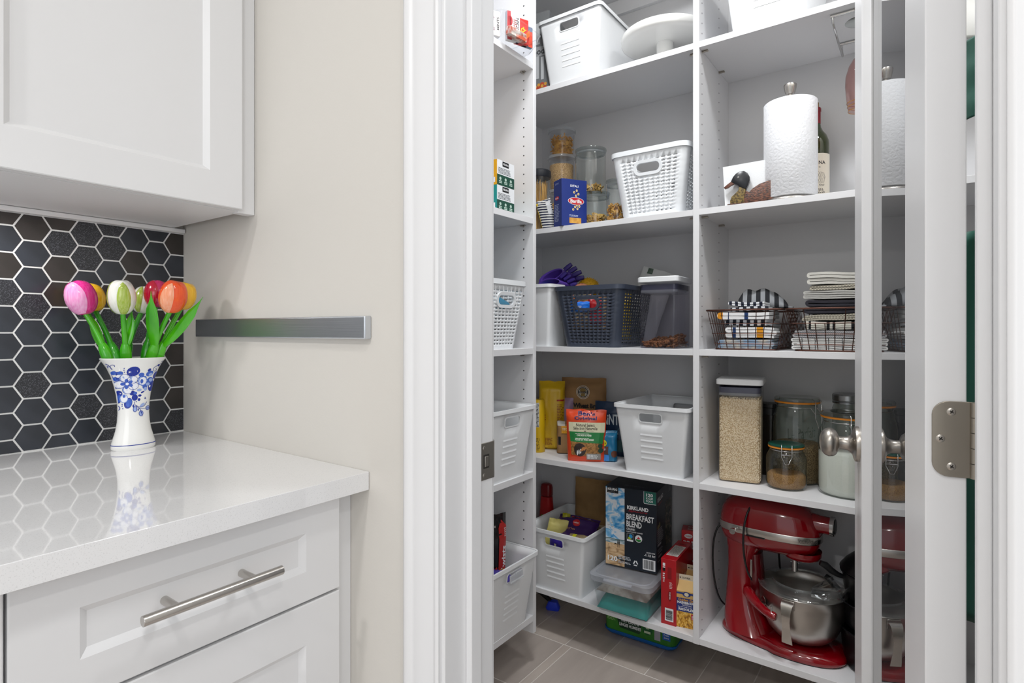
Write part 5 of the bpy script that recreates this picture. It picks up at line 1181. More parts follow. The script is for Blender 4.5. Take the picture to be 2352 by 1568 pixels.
decal(wn, 'lettering', [T('CATENA', -.028, .128, .066, .012, .015), T('ZUCCARDI', -.02, .0001, .0001, .0001)] if False else [T('NA', -.003, .128, .020, .011, .02), T('C', -.003, .117, .005, .005, .01), T('Vines', -.002, .062, .016, .006, 0, .4), SMALL(-.012, .040, .028, .015, 4), T('lena', .004, .018, .014, .005, 0, .4)], BK, fn_, .0006)
rn = random.Random(12)
decal(wn, 'label_sketch', [LN([(-.012 + .004 * i, .085 + .006 * rn.random() + (.018 * sin(i * .8 + k) if i < 7 else 0)) for i in range(8)], .0005) for k in range(6)], INK('#4a4a44'), fn_, .0006)
b2 = thing('gold_capped_bottle', 'bottle top with gold brown foil just showing behind the paper towel', 'bottle', (X(1869, 2.065), 2.068, LV[1]))
MB().lathe([(.0001, 0), (.034, 0), (.036, .004), (.036, .20), (.030, .228), (.0145, .26), (.014, .30)], 32).build('bottle_body', GG, b2, smooth=50); MB().lathe([(.0150, .27), (.0152, .352), (.0001, .353)], 24).build('capsule', mat('gold brown foil', '#8f6a2a', .35, .4), b2)
# under-shelf glass rack and hanging glass
rk = thing('glass_rack', 'steel wire stemware rack screwed under the top right shelf', 'glass rack', (-.15, 1.92, LV[0] - T_))
zr = -.004
MB().tube([(-.070, -.095, zr), (.16, -.095, zr)], .0045, 10).build('cross_bar', CHROME, rk); MB().tube([(-.070, .10, zr), (.16, .10, zr)], .0045, 10).build('cross_bar', CHROME, rk)
for i in range(3):
    x = -.064 + .080 * i
    MB().tube([(x, -.095, zr), (x, -.095, -.022), (x + .004, -.075, -.040), (x + .004, -.02, -.042), (x + .004, .10, -.042), (x, .10, zr)], .0030, 8).build('rail', CHROME, rk, smooth=60)
MB().cyl(.005, -.006, 0, 12, MX.Translation((-.010, -.095, 0))).build('screw', NICKEL, rk)
wg = thing('wine_glass', 'pink tinted wine glass with gold rings hanging upside down from the rack', 'glass', (-.150, 1.83, LV[0] - T_ - .036))
PKG = clear_mat('pink tinted glass', '#e8cfcc', 1.5, .01, body=.05, body_col='#ccaaaa')
MB().lathe([(.0001, .002), (.034, 0), (.035, -.001), (.030, -.003), (.006, -.008), (.004, -.016), (.0035, -.085), (.006, -.096)], 40).build('foot_and_stem', GLASS, wg, smooth=60)
MB().lathe([(.006, -.096), (.016, -.104), (.026, -.122), (.0335, -.150), (.0345, -.175), (.032, -.205), (.027, -.245)], 48).build('glass_bowl', PKG, wg, smooth=60)
GOLD = mat('gold line', '#d39a2a', .25, .8)
for z, r_ in ((-.222, .0303), (-.232, .0290), (-.244, .0274)): MB().lathe([(r_ + .0002, z), (r_ + .0009, z - .0008), (r_ + .0002, z - .0016)], 40).build('gold_ring', GOLD, wg)
# third right shelf: wire baskets and kitchen towels
COP = mat('dark copper wire', '#553a32', .35, .85)
def wire_basket(label, loc, w=.222, d=.27, h=.122, tap=.022):
    t = thing('wire_basket', label, 'basket', loc, 0, 'copper wire baskets of towels')
    def ring(k): return [(x, y) for x, y, _ in rrect(w - 2 * tap * (1 - k), d - 2 * tap * (1 - k), .012, 3)]
    MB().tube([(x, y, h) for x, y in ring(1)], .0028, 8, True).build('rim_wire', COP, t, smooth=60)
    MB().tube([(x, y, .0025) for x, y in ring(0)], .0022, 8, True).build('base_wire', COP, t, smooth=60)
    mb = MB()
    for k in (.16, .41, .66): mb.tube([(x, y, h * k) for x, y in ring(k)], .0011, 5, True)
    for sy in (-1, 1):
        n = 8
        for i in range(n):
            f = -1 + 2 * (i + .5) / n; hi = 1 if i in (0, 1, 5, 6, 7) else .66
            hw0, hw1 = w / 2 - tap - .008, w / 2 - .008
            mb.tube([(f * hw0, sy * (d / 2 - tap), .002), (f * (hw0 + (hw1 - hw0) * hi), sy * (d / 2 - tap * (1 - hi)), h * hi)], .0013, 5)
    for sx in (-1, 1):
        for i in range(10):
            f = -1 + 2 * (i + .5) / 10; mb.tube([(sx * (w / 2 - tap), f * (d / 2 - tap - .008), .002), (sx * w / 2, f * (d / 2 - .008), h)], .0011, 5)
    for i in range(8):
        f = -1 + 2 * (i + .5) / 8; mb.tube([(f * (w / 2 - tap - .008), -(d / 2 - tap), .002), (f * (w / 2 - tap - .008), d / 2 - tap, .002)], .0011, 5)
    mb.build('mesh_wires', COP, t, smooth=60); return t
b1 = (-.449, 1.800 + .135, LV[2]); b2_ = (-.2185, 1.797 + .135, LV[2])
wire_basket('left copper wire basket of loosely folded striped towels', b1); wire_basket('right copper wire basket under the tall towel stack', b2_, w=.226)
def towel(label, w, d, th, layers, m, loc, rz=0, seed=1, wav=.004, right=0, group='folded kitchen towels', sag=0):
    """one cloth folded back and forth; folds show at the left end"""
    t = th / layers; hw = w / 2 - t; path = []
    for L in range(layers):
        z = t * (L + .5); xs = [hw - 2 * hw * i / 16 for i in range(17)]
        if L % 2: xs = xs[::-1]
        ins = .004 * noise.noise(V((L * 3.1, seed, 0)))
        path += [(x, z) for x in xs]
        if L < layers - 1:
            cx = -hw + ins if L % 2 == 0 else hw; sg = -1 if L % 2 == 0 else 1
            path += [(cx + sg * t * .5 * sin(pi * i / 6), z + t * .5 - t * .5 * cos(pi * i / 6)) for i in range(1, 6)]
    vs = []; n = len(path); ny = 10; tt = t * .40; arc = [0]
    for i in range(1, n): arc.append(arc[-1] + math.hypot(path[i][0] - path[i - 1][0], path[i][1] - path[i - 1][1]))
    rings = []
    for j in range(ny + 1):
        y = -d / 2 + d * j / ny; a = []; b = []
        for i, (x, z) in enumerate(path):
            p = path[max(0, i - 1)]; q_ = path[min(n - 1, i + 1)]; dx, dz = q_[0] - p[0], q_[1] - p[1]; l_ = math.hypot(dx, dz) or 1
            nx, nz = -dz / l_, dx / l_; k = noise.noise(V((x * 14 + seed, y * 11, z * 20))) * wav; k2 = noise.noise(V((x * 6, y * 7, seed * 3.3))) * wav * 2.2 - sag * (x / hw) ** 2 * 0
            yy = y + (noise.noise(V((z * 60, seed, i * .02))) * .004 if j in (0, ny) else 0)
            a.append((x + nx * tt, yy, max(.0003, z + nz * tt + k + k2))); b.append((x - nx * tt, yy, max(.0002, z - nz * tt + k + k2)))
        rings.append(a + b[::-1])
    mb = MB().loft(rings); o = mb.build('kitchen_towel', m, None, smooth=60, loc=loc, fix=False); o.rotation_euler.z = rz
    return tag(o, label, 'towel', group)
ORW = stripe_mat('white towel with blue and amber bands', [(0, '#ececec'), (.10, '#1f3a6a'), (.17, '#ececec'), (.42, '#ececec'), (.60, '#d98f1a'), (.70, '#ececec'), (.80, '#26395c'), (.82, '#ececec')], 'X', .16, offs=.1)
ORW2 = stripe_mat('white towel with amber and blue bands', [(0, '#ededed'), (.12, '#e0961c'), (.24, '#ededed'), (.50, '#ededed'), (.66, '#203a68'), (.72, '#ededed')], 'X', .15)
NVW = stripe_mat('navy and white striped towel', [(0, '#1f2430'), (.5, '#dcdfe4')], 'X', .021)
NVG = stripe_mat('charcoal and grey striped towel', [(0, '#1d1f24'), (.5, '#8f9296')], 'X', .026)
X1, Y1, Z1 = b1
o = towel('clear wrapped pale towel at the bottom of the left wire basket', .165, .20, .030, 4, mat('wrapped pale cloth', '#cfc9bf', .35, noise_s=30, noise_c='#8fa9c4', coat=.3), (X1, Y1 - .004, Z1 + .004), 0, 1, .002)
towel('white towel with amber and navy bands low in the left wire basket', .150, .18, .034, 4, ORW2, (X1 + .008, Y1 - .008, Z1 + .036), R(3), 2, .003)
towel('navy and white striped towel in the middle of the left wire basket', .135, .16, .020, 2, NVW, (X1 + .002, Y1 - .002, Z1 + .072), R(-3), 3, .003)
towel('white towel with blue and amber bands near the top of the left wire basket', .165, .18, .024, 2, ORW, (X1 - .008, Y1 - .008, Z1 + .094), R(2), 4, .003)
towel('small navy striped towel under the grey striped one on the left wire basket', .120, .16, .014, 2, NVW, (X1 + .010, Y1 - .020, Z1 + .119), R(2), 5, .003)
towel('navy and white striped towel folded to a peak on the left wire basket', .115, .12, .014, 2, stripe_mat('navy white striped towel narrow', [(0, '#23283a'), (.5, '#e4e6ea')], 'X', .018), (X1 + .006, Y1 - .035, Z1 + .134), R(-3), 6, .004)
# crumpled heap: grey striped towel with rounded top
def heap(label, w, d, h, m, loc, rz, seed):
    def g(u, v):
        a = (u - .5) * 2; b = (v - .5) * 2
        z = h * max(0, 1 - abs(a + .15) ** 2.2) ** .7 * max(0, 1 - abs(b) ** 2.4) ** .6 * (1 + .35 * noise.noise(V((u * 3.3 + seed, v * 2.7, 3)))) + .012 * noise.noise(V((u * 5 + seed, v * 5, 0)))
        return (a * w / 2 * (1 + .06 * noise.noise(V((v * 4, seed, 1)))), b * d / 2, max(.0006 * (u + v), z))
    o = MB().grid(36, 28, g).build('kitchen_towel', m, None, smooth=70, loc=loc, solid=.004); o.rotation_euler = (0, 0, rz); return tag(o, label, 'towel', 'folded kitchen towels')
heap('charcoal and grey striped towel heaped on top of the left wire basket', .155, .13, .058, NVG, (X1 + .030, Y1 + .020, Z1 + .131), R(12), 4)
towel('dark striped towel end hanging down the right of the left wire basket', .06, .16, .090, 6, NVG, (X1 + .066, Y1 + .03, Z1 + .040), 0, 8, .002) if False else None
X2, Y2, Z2 = b2_
def dotted(name, c0, c1, s):
    m = mat(name, c0, .9); nt = m.node_tree; b = nt.nodes['Principled BSDF']; tc = nt.nodes.new('ShaderNodeTexCoord'); ck = nt.nodes.new('ShaderNodeTexChecker'); ck.inputs['Scale'].default_value = s; ck.inputs[1].default_value = lin(c0); ck.inputs[2].default_value = lin(c1)
    nt.links.new(tc.outputs['Object'], ck.inputs[0]); nt.links.new(ck.outputs[0], b.inputs['Base Color']); return m
GRYW = dotted('grey white woven towel', '#8f8f93', '#c9c9cb', 420); BGE = dotted('beige grey patterned towel', '#8d8779', '#bdb8a9', 260); BW_ = stripe_mat('black and cream blocked towel', [(0, '#d8d6cc'), (.55, '#16181c'), (.68, '#d8d6cc'), (.8, '#16181c'), (.9, '#d8d6cc')], 'X', .06)
LINW = stripe_mat('white towel with thin black lines', [(0, '#dcdcda'), (.88, '#2a2b30'), (.93, '#dcdcda')], 'X', .034); CREAM = mat('cream towelling', '#cfcdc6', .95, bump_s=700, bump=.5, sheen=.2); CHAR = mat('charcoal towelling', '#2c2b33', .95, bump_s=700, bump=.5)
z = Z2 + .004
st = [('white towel with thin black lines, lowest in the right wire basket', .200, .034, 6, LINW, .002), ('grey and white woven towel in the right wire basket', .195, .022, 3, GRYW, -.002), ('cream and black blocked towel in the right wire basket', .165, .024, 4, BW_, .012), ('beige patterned towel in the right wire basket', .165, .018, 3, BGE, .012),
      ('charcoal towel at rim height of the right wire basket', .170, .020, 2, CHAR, .012), ('second charcoal towel just above the rim of the right wire basket', .200, .020, 2, CHAR, .030), ('cream towel with dark hem, above the charcoal towels', .200, .024, 4, mat('pale grey towelling', '#b9b8b4', .95, bump_s=700, bump=.5), .032), ('beige patterned towel in the middle of the tall stack', .182, .014, 2, BGE, .036), ('topmost thick cream towel of the tall stack', .195, .036, 4, CREAM, .032)]
for i, (lb, w_, th, n, m, dx) in enumerate(st):
    towel(lb, w_, .20, th, n, m, (X2 + dx, Y2 - .008, z), R((i % 3 - 1) * 2.5), 20 + i, .0030); z += th + .0012

# fourth right shelf: rice container and jars
rcx = -.487; rcy = 1.850 + .085
pop_box('tall clear container of brown rice with white lid, left of the jars', (rcx, rcy, LV[3]), .128, .145, .325, R(9), name='food_container')
RICE = mat('brown rice grains', '#dcc8a2', .8, noise_s=420, noise_c='#bd9d70', noise_lo=.42, noise_hi=.58, bump_s=330, bump=1, detail=2, stretch=(1, 1, 1))
def rgrid():
    mb = MB(); top = []
    rr = [rrect(.117, .134, .012, 5, .004), rrect(.121, .138, .013, 5, .010), rrect(.121, .138, .013, 5, .262)]
    return mb.loft(rr)
o = stuff(rgrid(), 'rice', RICE, 'brown rice filling most of the tall clear container', 'rice', (rcx, rcy, LV[3])); o.rotation_euler.z = R(9)
mb = scatter(MB(), 'grain', 900, lambda rn: (rn.uniform(-.056, .056), rn.uniform(-.064, .064), .262 + rn.uniform(0, .004)), .0028, random.Random(1), True)
mb2 = MB(); rn = random.Random(44)   # loose grains against the walls
S_ = mesh_shape('grain')
for i in range(4600):
    a = rn.uniform(-.057, .057); z_ = rn.uniform(.012, .262); side = rn.random() < .6
    p = (a, -.0692, z_) if side else (.0607, rn.uniform(-.065, .065), z_)
    Mx = MX.Translation(p) @ (MX.Rotation(rn.uniform(0, pi), 4, 'Y') if side else MX.Rotation(rn.uniform(0, pi), 4, 'X')) @ MX.Scale(.0023, 4); mb.add(S_.v, S_.f, Mx)
o = stuff(mb, 'rice_grains', mat('loose rice', '#e8d8b8', .7), 'loose brown rice grains against the walls of the tall clear container', 'rice', (rcx, rcy, LV[3])); o.rotation_euler.z = R(9)
sl = thing('slim_jar', 'slim smoky jar with black lid behind the rice container', 'jar', (X(1764, 2.045), 2.045, LV[3]))
MB().loft([rrect(.052, .052, .012, 4, 0), rrect(.052, .052, .012, 4, .20)], True, False).build('jar_body', clear_mat('smoky jar glass', '#a8a29e', 1.5, .02, body=.1, body_col='#5c5450'), sl); MB().loft([rrect(.050, .050, .012, 4, .198), rrect(.050, .050, .012, 4, .222), rrect(.058, .058, .014, 4, .223), rrect(.058, .058, .014, 4, .236)]).build('jar_lid', BLACKP, sl, bevel=.001)
JG = clear_mat('pressed jar glass', '#eef2ef', 1.5, .015, boost=1.8, body=.03, body_col='#9aa49c')
OR_ = mat('orange rubber seal', '#e08a24', .5)
def clip_jar(px, Y, r, h, label, lidm=None, cl=30, sq=False, emboss=None):
    t = thing('clip_jar', label, 'jar', (X(px, Y), Y, LV[3]), R(cl)); hl = .86 * h; n = 44
    prof = [(.0001, .003), (r * .75, .001), (r * .93, 0), (r * .99, .008), (r, .02), (r, hl * .72), (r * .97, hl * .80), (r * .84, hl * .92), (r * .80, hl * .96), (r * .83, hl)]
    MB().lathe(prof, n).build('jar_body', JG, t, smooth=60)
    z = hl + .001
    MB().lathe([(r * .70, z), (r * .90, z), (r * .905, z + .0045), (r * .70, z + .0045)], n).build('seal_ring', OR_, t, smooth=40)
    z += .005
    MB().lathe([(.0001, z + h * .028), (r * .5, z + h * .03), (r * .66, z + h * .045), (r * .84, z + h * .045), (r * .90, z + h * .030), (r * .90, z + .001), (r * .5, z), (.0001, z)], n).build('jar_lid', lidm or JG, t, smooth=50)
    zt = z + h * .02; zn = hl * .955
    MB().tube([(r * .815 * cos(a), r * .815 * sin(a), zn) for a in [2 * pi * i / 28 for i in range(28)]], .0011, 6, True).build('neck_wire', CHROME, t, smooth=60)
    w_ = min(.014, r * .25)
    mb = MB().tube([(-w_, -r * .86, zt + .006), (-w_, -r * 1.02, zt), (-w_, -r * 1.02, zn - h * .10), (-w_ * .3, -r * 1.12, zn - h * .24), (w_ * .3, -r * 1.12, zn - h * .24), (w_, -r * 1.02, zn - h * .10), (w_, -r * 1.02, zt), (w_, -r * .86, zt + .006)], .0013, 6)
    mb.build('wire_clip', CHROME, t, smooth=60)
    MB().tube([(-w_, -r * .80, zn), (-w_, -r * 1.0, zn - h * .06), (w_, -r * 1.0, zn - h * .06), (w_, -r * .80, zn)], .0013, 6).build('wire_lever', CHROME, t, smooth=60)
    mb = MB().tube([(-w_ * .7, r * .80, zn), (-w_ * .7, r * .99, zn + .004), (-w_ * .7, r * .99, zt), (w_ * .7, r * .99, zt), (w_ * .7, r * .99, zn + .004), (w_ * .7, r * .80, zn)], .0013, 6)
    mb.build('wire_hinge', CHROME, t, smooth=60)
    if emboss:
        f0 = cylf(r + .0004); c_ = (emboss[1]); decal(t, 'embossed_lettering', [T(emboss[0], -.042, hl * .56, .084, .034, .006, .3, 8), LN([(-.04, hl * .53), (0, hl * .54), (.04, hl * .57)], .002)], clear_mat('glass relief', '#c9d2cc', 1.9, .05), lambda a, b, l=0: MX.Rotation(R(c_), 3, 'Z') @ f0(a, b, l), .0006)
    return t
clip_jar(1831, 2.015, .0735, .288, 'largest glass clip jar, half full of brown grain, with orange seal', cl=62, emboss=('Le Parfait', -40))
GRN = mat('brown grain', '#b09570', .85, noise_s=380, noise_c='#6b5236', bump_s=300, bump=1.2, detail=1)
o = MB().lathe([(.0001, .005), (.066, .004), (.0695, .010), (.0705, .022), (.0705, .112), (.06, .122), (.03, .118), (.0001, .110)], 40).build('grain', GRN, None, smooth=60, loc=(X(1831, 2.015), 2.015, LV[3])); tag(o, 'brown whole grain half filling the largest clip jar', 'grain', None, 'stuff')
clip_jar(1806, 1.905, .0565, .141, 'small clip jar with dark green lid and brown sugar', mat('dark green lid', '#0f4a3d', .3, coat=.3), cl=12)
SUG = mat('brown sugar', '#b98a52', .9, bump_s=420, bump=1.2, noise_s=420, noise_c='#8f6233')
o = MB().lathe([(.0001, .005), (.048, .004), (.0525, .010), (.0538, .020), (.0538, .038), (.045, .046), (.02, .040), (.0001, .036)], 36).build('brown_sugar', SUG, None, smooth=60, loc=(X(1806, 1.905), 1.905, LV[3])); tag(o, 'crumbly brown sugar in the bottom of the small green lidded jar', 'sugar', None, 'stuff')
clip_jar(1949, 1.935, .0800, .258, 'glass clip jar of white flour behind the door knob', cl=20)
FLO = mat('white flour', '#e9e7e2', .95, bump_s=150, bump=.3)
o = MB().lathe([(.0001, .005), (.071, .004), (.0755, .010), (.0772, .022), (.0772, .120), (.07, .127), (.0001, .124)], 40).build('flour', FLO, None, smooth=60, loc=(X(1949, 1.935), 1.935, LV[3])); tag(o, 'white flour half filling the jar behind the door knob', 'flour', None, 'stuff')
mj = thing('screw_top_jar', 'glass jar with ridged metal screw lid at the back right', 'jar', (X(1950, 2.065), 2.062, LV[3]))
MB().lathe([(.0001, .003), (.04, 0), (.046, .006), (.046, .235), (.040, .250), (.040, .262)], 36).build('jar_body', JG, mj, smooth=50)
mb = MB().lathe([(.042, .250), (.0455, .251), (.0455, .254), (.0440, .255), (.0455, .257), (.0440, .259), (.0455, .261), (.0455, .276), (.043, .280), (.0001, .280)], 48); mb.build('jar_lid', mat('ridged metal', '#a9abad', .3, 1), mj, smooth=30)
clip_jar(2120, 1.90, .050, .14, 'small glass jar farther right on the jar shelf, behind the door', cl=0)

# ================================================================== STAND MIXER
mx, my, mz = -.365, 1.925, LV[4]
sm = thing('stand_mixer', 'glossy red bowl lift stand mixer on the lowest right shelf', 'mixer', (mx, my, mz), R(-3))
REDM = mat('glossy empire red enamel', '#86000e', .14, coat=.8)
def stad(x0, x1, hw, z, rf=.9, rb=.6, n=40, dz=0):
    """rounded plan outline from x0 (back) to x1 (front), half width hw"""
    P = []; c = (x0 + x1) / 2; L = (x1 - x0) / 2
    for i in range(n):
        a = 2 * pi * i / n; ca, sa = cos(a), sin(a); e = 2.6 if ca > 0 else 3.2
        rr = 1 / ((abs(ca) ** e + abs(sa) ** e) ** (1 / e)); P.append((c + L * ca * rr, hw * sa * rr, z + dz * ca * rr))
    return P
def foot(k, z):   # base outline: wide round pad in front, narrower waist behind
    P = []; n = 56
    for i in range(n):
        a = 2 * pi * i / n; ca, sa = cos(a), sin(a)
        x = .182 * ca if ca > 0 else .178 * ca; w_ = (.096 + .012 * sin(min(1, max(-1, ca)) * 1.4)) * abs(sa) ** .72 * (1 if sa > 0 else -1)
        if ca < -.05: w_ *= .92
        P.append((x * k + .0 * (1 - k), w_ * k, z))
    return P
MB().loft([foot(.975, 0), foot(.975, .003)]).build('rubber_foot', BLACKP, sm)
MB().loft([foot(.985, .003), foot(1, .007), foot(1, .013), foot(.975, .021), foot(.90, .028), foot(.80, .0315), foot(.60, .034)]).build('base', REDM, sm, smooth=60)
col = [(-.158, -.012, .082, .022), (-.166, -.028, .070, .045), (-.166, -.048, .058, .075), (-.163, -.066, .050, .12), (-.160, -.076, .046, .17), (-.157, -.078, .045, .22), (-.158, -.068, .048, .26), (-.162, -.045, .054, .30)]
MB().loft([stad(a, b, w_, z, n=32) for a, b, w_, z in col]).build('column', REDM, sm, smooth=60)
MB().loft([stad(-.10, -.040, .0345, .045, n=32), stad(-.095, -.058, .032, .26, n=32)]).build('lift_track', mat('dark red enamel', '#5c0610', .2, coat=.5), sm, smooth=60)
hd = [(-.150, .070, .046, .286), (-.170, .098, .062, .300), (-.178, .108, .068, .320), (-.181, .112, .071, .345), (-.180, .108, .0705, .372), (-.173, .098, .066, .400), (-.160, .080, .057, .421), (-.140, .055, .042, .433), (-.10, .02, .022, .438)]
MB().loft([stad(a, b, w_, z, n=44) for a, b, w_, z in hd]).build('head', REDM, sm, smooth=70)
MB().loft([stad(-.1800 - .0012, .1105 + .0014, .0700 + .0015, .331, n=44), stad(-.181 - .0016, .112 + .0018, .071 + .0018, .333, n=44), stad(-.181 - .0016, .112 + .0018, .0712 + .0018, .352, n=44), stad(-.1805 - .0010, .111 + .001, .0710 + .001, .354, n=44)], False, False).build('trim_band', STEEL, sm, smooth=50)
bn_ = plane((-.040, -.0735, .336), (1, 0, 0), (0, 0, 1)); decal(sm, 'lettering', [T('KitchenAid', .094, .003, .045, .011, .01)], INK('#4a4744'), plane((-.046, -.0700, .336), (.985, .175, 0), (0, 0, 1)) if False else (lambda a, b, l=0: V((-.030 + a, -.0735 - l + max(0, (a - .075)) ** 2 * 6.5, .336 + b))), .0006)
MB().box(-.085, -.030, -.0738, -.0725, .3290, .3325).build('slot', BLACKP, sm)
MB().lathe([(.054, .300), (.054, .288), (.050, .279), (.044, .275), (.0001, .275)], 40, MX.Translation((.058, 0, 0))).build('planetary_hub', REDM, sm, smooth=50)
MB().cyl(.0085, .236, .276, 20, MX.Translation((.042, -.018, 0))).rod((.030, -.018, .262), (.054, -.018, .262), .002, 8).build('beater_shaft', CHROME, sm)
Mh = MX.Translation((.088, 0, .386)) @ MX.Rotation(R(90), 4, 'Y')
MB().lathe([(.030, 0), (.0265, .022), (.0255, .048)], 32, Mh).build('attachment_hub', REDM, sm, smooth=50)
MB().lathe([(.0255, .046), (.0280, .047), (.0285, .056), (.0265, .0585), (.0225, .0585)], 32, Mh).build('hub_ring', CHROME, sm, smooth=40); MB().lathe([(.0225, .0575), (.021, .060), (.0001, .060)], 32, Mh).build('hub_cap', BLACKP, sm, smooth=40)
Mk = MX.Translation((-.118, -.070, .342)) @ MX.Rotation(R(90), 4, 'X')
MB().lathe([(.004, 0), (.004, .016), (.0085, .018), (.0095, .024), (.0090, .030), (.0001, .0305)], 24, Mk).build('speed_knob', CHROME, sm, smooth=40)
MB().box(-.079, -.073, -.052, -.046, .195, .250).build('lift_lever', STEEL, sm, bevel=.001)
bx_, by_ = .058, 0
for s in (-1, 1):
    arm = [(-.085, s * .050, .148), (-.062, s * .085, .146), (-.035, s * .112, .142), (-.008, s * .132, .138), (.014, s * .140, .136), (.020, s * .141, .136)]
    MB().tube(arm, [.017, .016, .013, .012, .0125, .009], 12).build('bowl_arm', REDM, sm, smooth=60)
    MB().cyl(.0028, .146, .163, 12, MX.Translation((.006, s * .139, 0))).build('locating_pin', CHROME, sm)
bl = thing('mixer_bowl', 'brushed steel mixing bowl with strap handle held by the red mixer', 'bowl', (mx + .058 * cos(R(3)), my - .058 * sin(R(3)) , mz + .036), R(-8))
MB().lathe([(.0001, .006), (.045, .005), (.055, 0), (.058, .001), (.078, .012), (.096, .032), (.108, .058), (.1155, .090), (.119, .125), (.1205, .150), (.1225, .152), (.1215, .154), (.1180, .152), (.117, .125), (.106, .06), (.078, .016), (.0001, .009)], 64).build('bowl_body', mat('brushed bowl steel', '#b5b0aa', .3, 1, stretch=(2, 2, 60), bump_s=5, bump=.05), bl, smooth=60)
hp = [(-.1195, .148), (-.126, .147), (-.138, .138), (-.144, .120), (-.143, .095), (-.139, .065), (-.134, .040), (-.131, .028)]
rings = []
for i, (y, z) in enumerate(hp):
    w_ = (.017, .017, .0155, .013, .0105, .0115, .014, .0145)[i]; rings.append([(-w_, y, z), (w_, y, z), (w_ * .8, y + .0018, z + (-.002 if i < 3 else 0)), (-w_ * .8, y + .0018, z)])
MB().loft(rings).build('handle_strap', mat('polished strap steel', '#c9c5bf', .14, 1), bl, smooth=60); MB().box(-.017, .017, -.1235, -.1185, .124, .149).build('handle_plate', STEEL, bl, bevel=.0006)
for x_ in (-.009, .009): MB().lathe([(.0001, .0012), (.002, .0006), (.0025, 0)], 10, MX.Translation((x_, -.1236, .139)) @ MX.Rotation(R(90), 4, 'X')).build('rivet', BLACKP, bl)
for a in (200,):
    MB().box(-.018, .018, -.137, -.118, .100, .1022, MX.Rotation(R(-42), 4, 'Z')).lathe([(.0001, .0012), (.012, .001), (.013, 0)], 20, MX.Rotation(R(-42), 4, 'Z') @ MX.Translation((0, -.1215, .112)) @ MX.Rotation(R(90), 4, 'X')).build('side_bracket', STEEL, bl, bevel=.0006)
sh_ = thing('pouring_shield', 'clear plastic pouring shield resting on the mixing bowl rim', 'shield', (mx + .058, my - .003, mz + .036 + .1545), R(-8))
MB().lathe([(.1255, .0), (.1235, .004), (.108, .010), (.086, .012), (.083, .018), (.083, .014)], 56, a0=R(-150), a1=R(170)).build('shield_ring', clear_mat('shield plastic', '#f8fafb', 1.5, .03, boost=1.3, body=.04), sh_, smooth=50, solid=.0012)
MB().loft([[(.045, -.070, .012), (.115, -.055, .010), (.128, .030, .010), (.070, .050, .012)], [(.050, -.082, .035), (.135, -.062, .050), (.150, .040, .050), (.075, .062, .035)]], False, False).build('pouring_chute', MATS['shield plastic'], sh_, smooth=50, solid=.0012)
cr_ = MB().tube([(mx - .176, my + .0, mz + .335), (mx - .190, my - .02, mz + .325), (mx - .205, my - .02, mz + .27), (mx - .205, my - .02, mz + .18), (mx - .193, my - .015, mz + .10), (mx - .186, my + .04, mz + .04), (mx - .12, my + .10, mz + .0045), (mx - .02, my + .125, mz + .0045), (mx - .02, my + .125, mz + .03), (mx - .025, my + .11, mz + .16), (mx - .03, my + .088, mz + .35), (mx - .045, my + .04, mz + .441), (mx - .065, my - .01, mz + .441), (mx - .083, my - .062, mz + .415), (mx - .093, my - .082, mz + .36), (mx - .094, my - .084, mz + .29), (mx - .085, my - .075, mz + .22), (mx - .070, my - .062, mz + .19)], .0034, 8)
o = cr_.build('power_cord', mat('black rubber', '#0d0d0f', .4), None, smooth=60); tag(o, 'black power cord looped over the red mixer head', 'cord')
sdm = o.modifiers.new('u', 'SUBSURF'); sdm.levels = 2; sdm.render_levels = 2

# stacked dark pots at the right
POT = mat('dark non-stick metal', '#232225', .28, .7)
def pot(i, label, r, h, z, ha, hl=.085):
    t = thing('saucepan', label, 'pot', (-.096, 1.945, z), R(ha), 'stacked dark saucepans'); 
    MB().lathe([(.0001, .002), (r * .82, 0), (r * .92, .006), (r * .97, h * .5), (r, h - .004), (r * 1.05, h), (r * 1.04, h + .003), (r * .98, h), (r * .94, h * .5), (r * .88, .01), (.0001, .006)], 48).build('pan_body', POT, t, smooth=50)
    MB().tube([(r * .98, 0, h - .018), (r + .012, 0, h - .014), (r + .03, 0, h - .004), (r + .03 + hl * .6, 0, h + .010), (r + .034 + hl, 0, h + .016)], [.006, .0075, .0095, .0105, .0075], 12).build('handle', BLACKP, t, smooth=60)
pot(0, 'lowest and largest dark saucepan right of the mixer', .112, .110, LV[4], 128, .05); pot(1, 'second dark saucepan in the stack right of the mixer', .112, .075, LV[4] + .1135, 160, .022); pot(2, 'third dark saucepan with handle toward the mixer', .108, .075, LV[4] + .192, 200, .026)
lidp = thing('pot_lid', 'dark domed lid on top of the saucepan stack', 'lid', (-.096, 1.945, LV[4] + .2715)); MB().lathe([(.112, 0), (.114, .003), (.100, .022), (.07, .050), (.03, .068), (.0001, .070)], 48).build('lid_dome', POT, lidp, smooth=60); MB().lathe([(.006, .068), (.006, .080), (.016, .083), (.017, .092), (.0001, .094)], 24).build('lid_knob', BLACKP, lidp)

# ================================================================== NARROW SIDE UNIT
tr = thing('clear_tray', 'clear plastic tray of sweets hanging over the edge of the top side shelf', 'tray', (-1.075, 1.462, LV[0]), R(90))
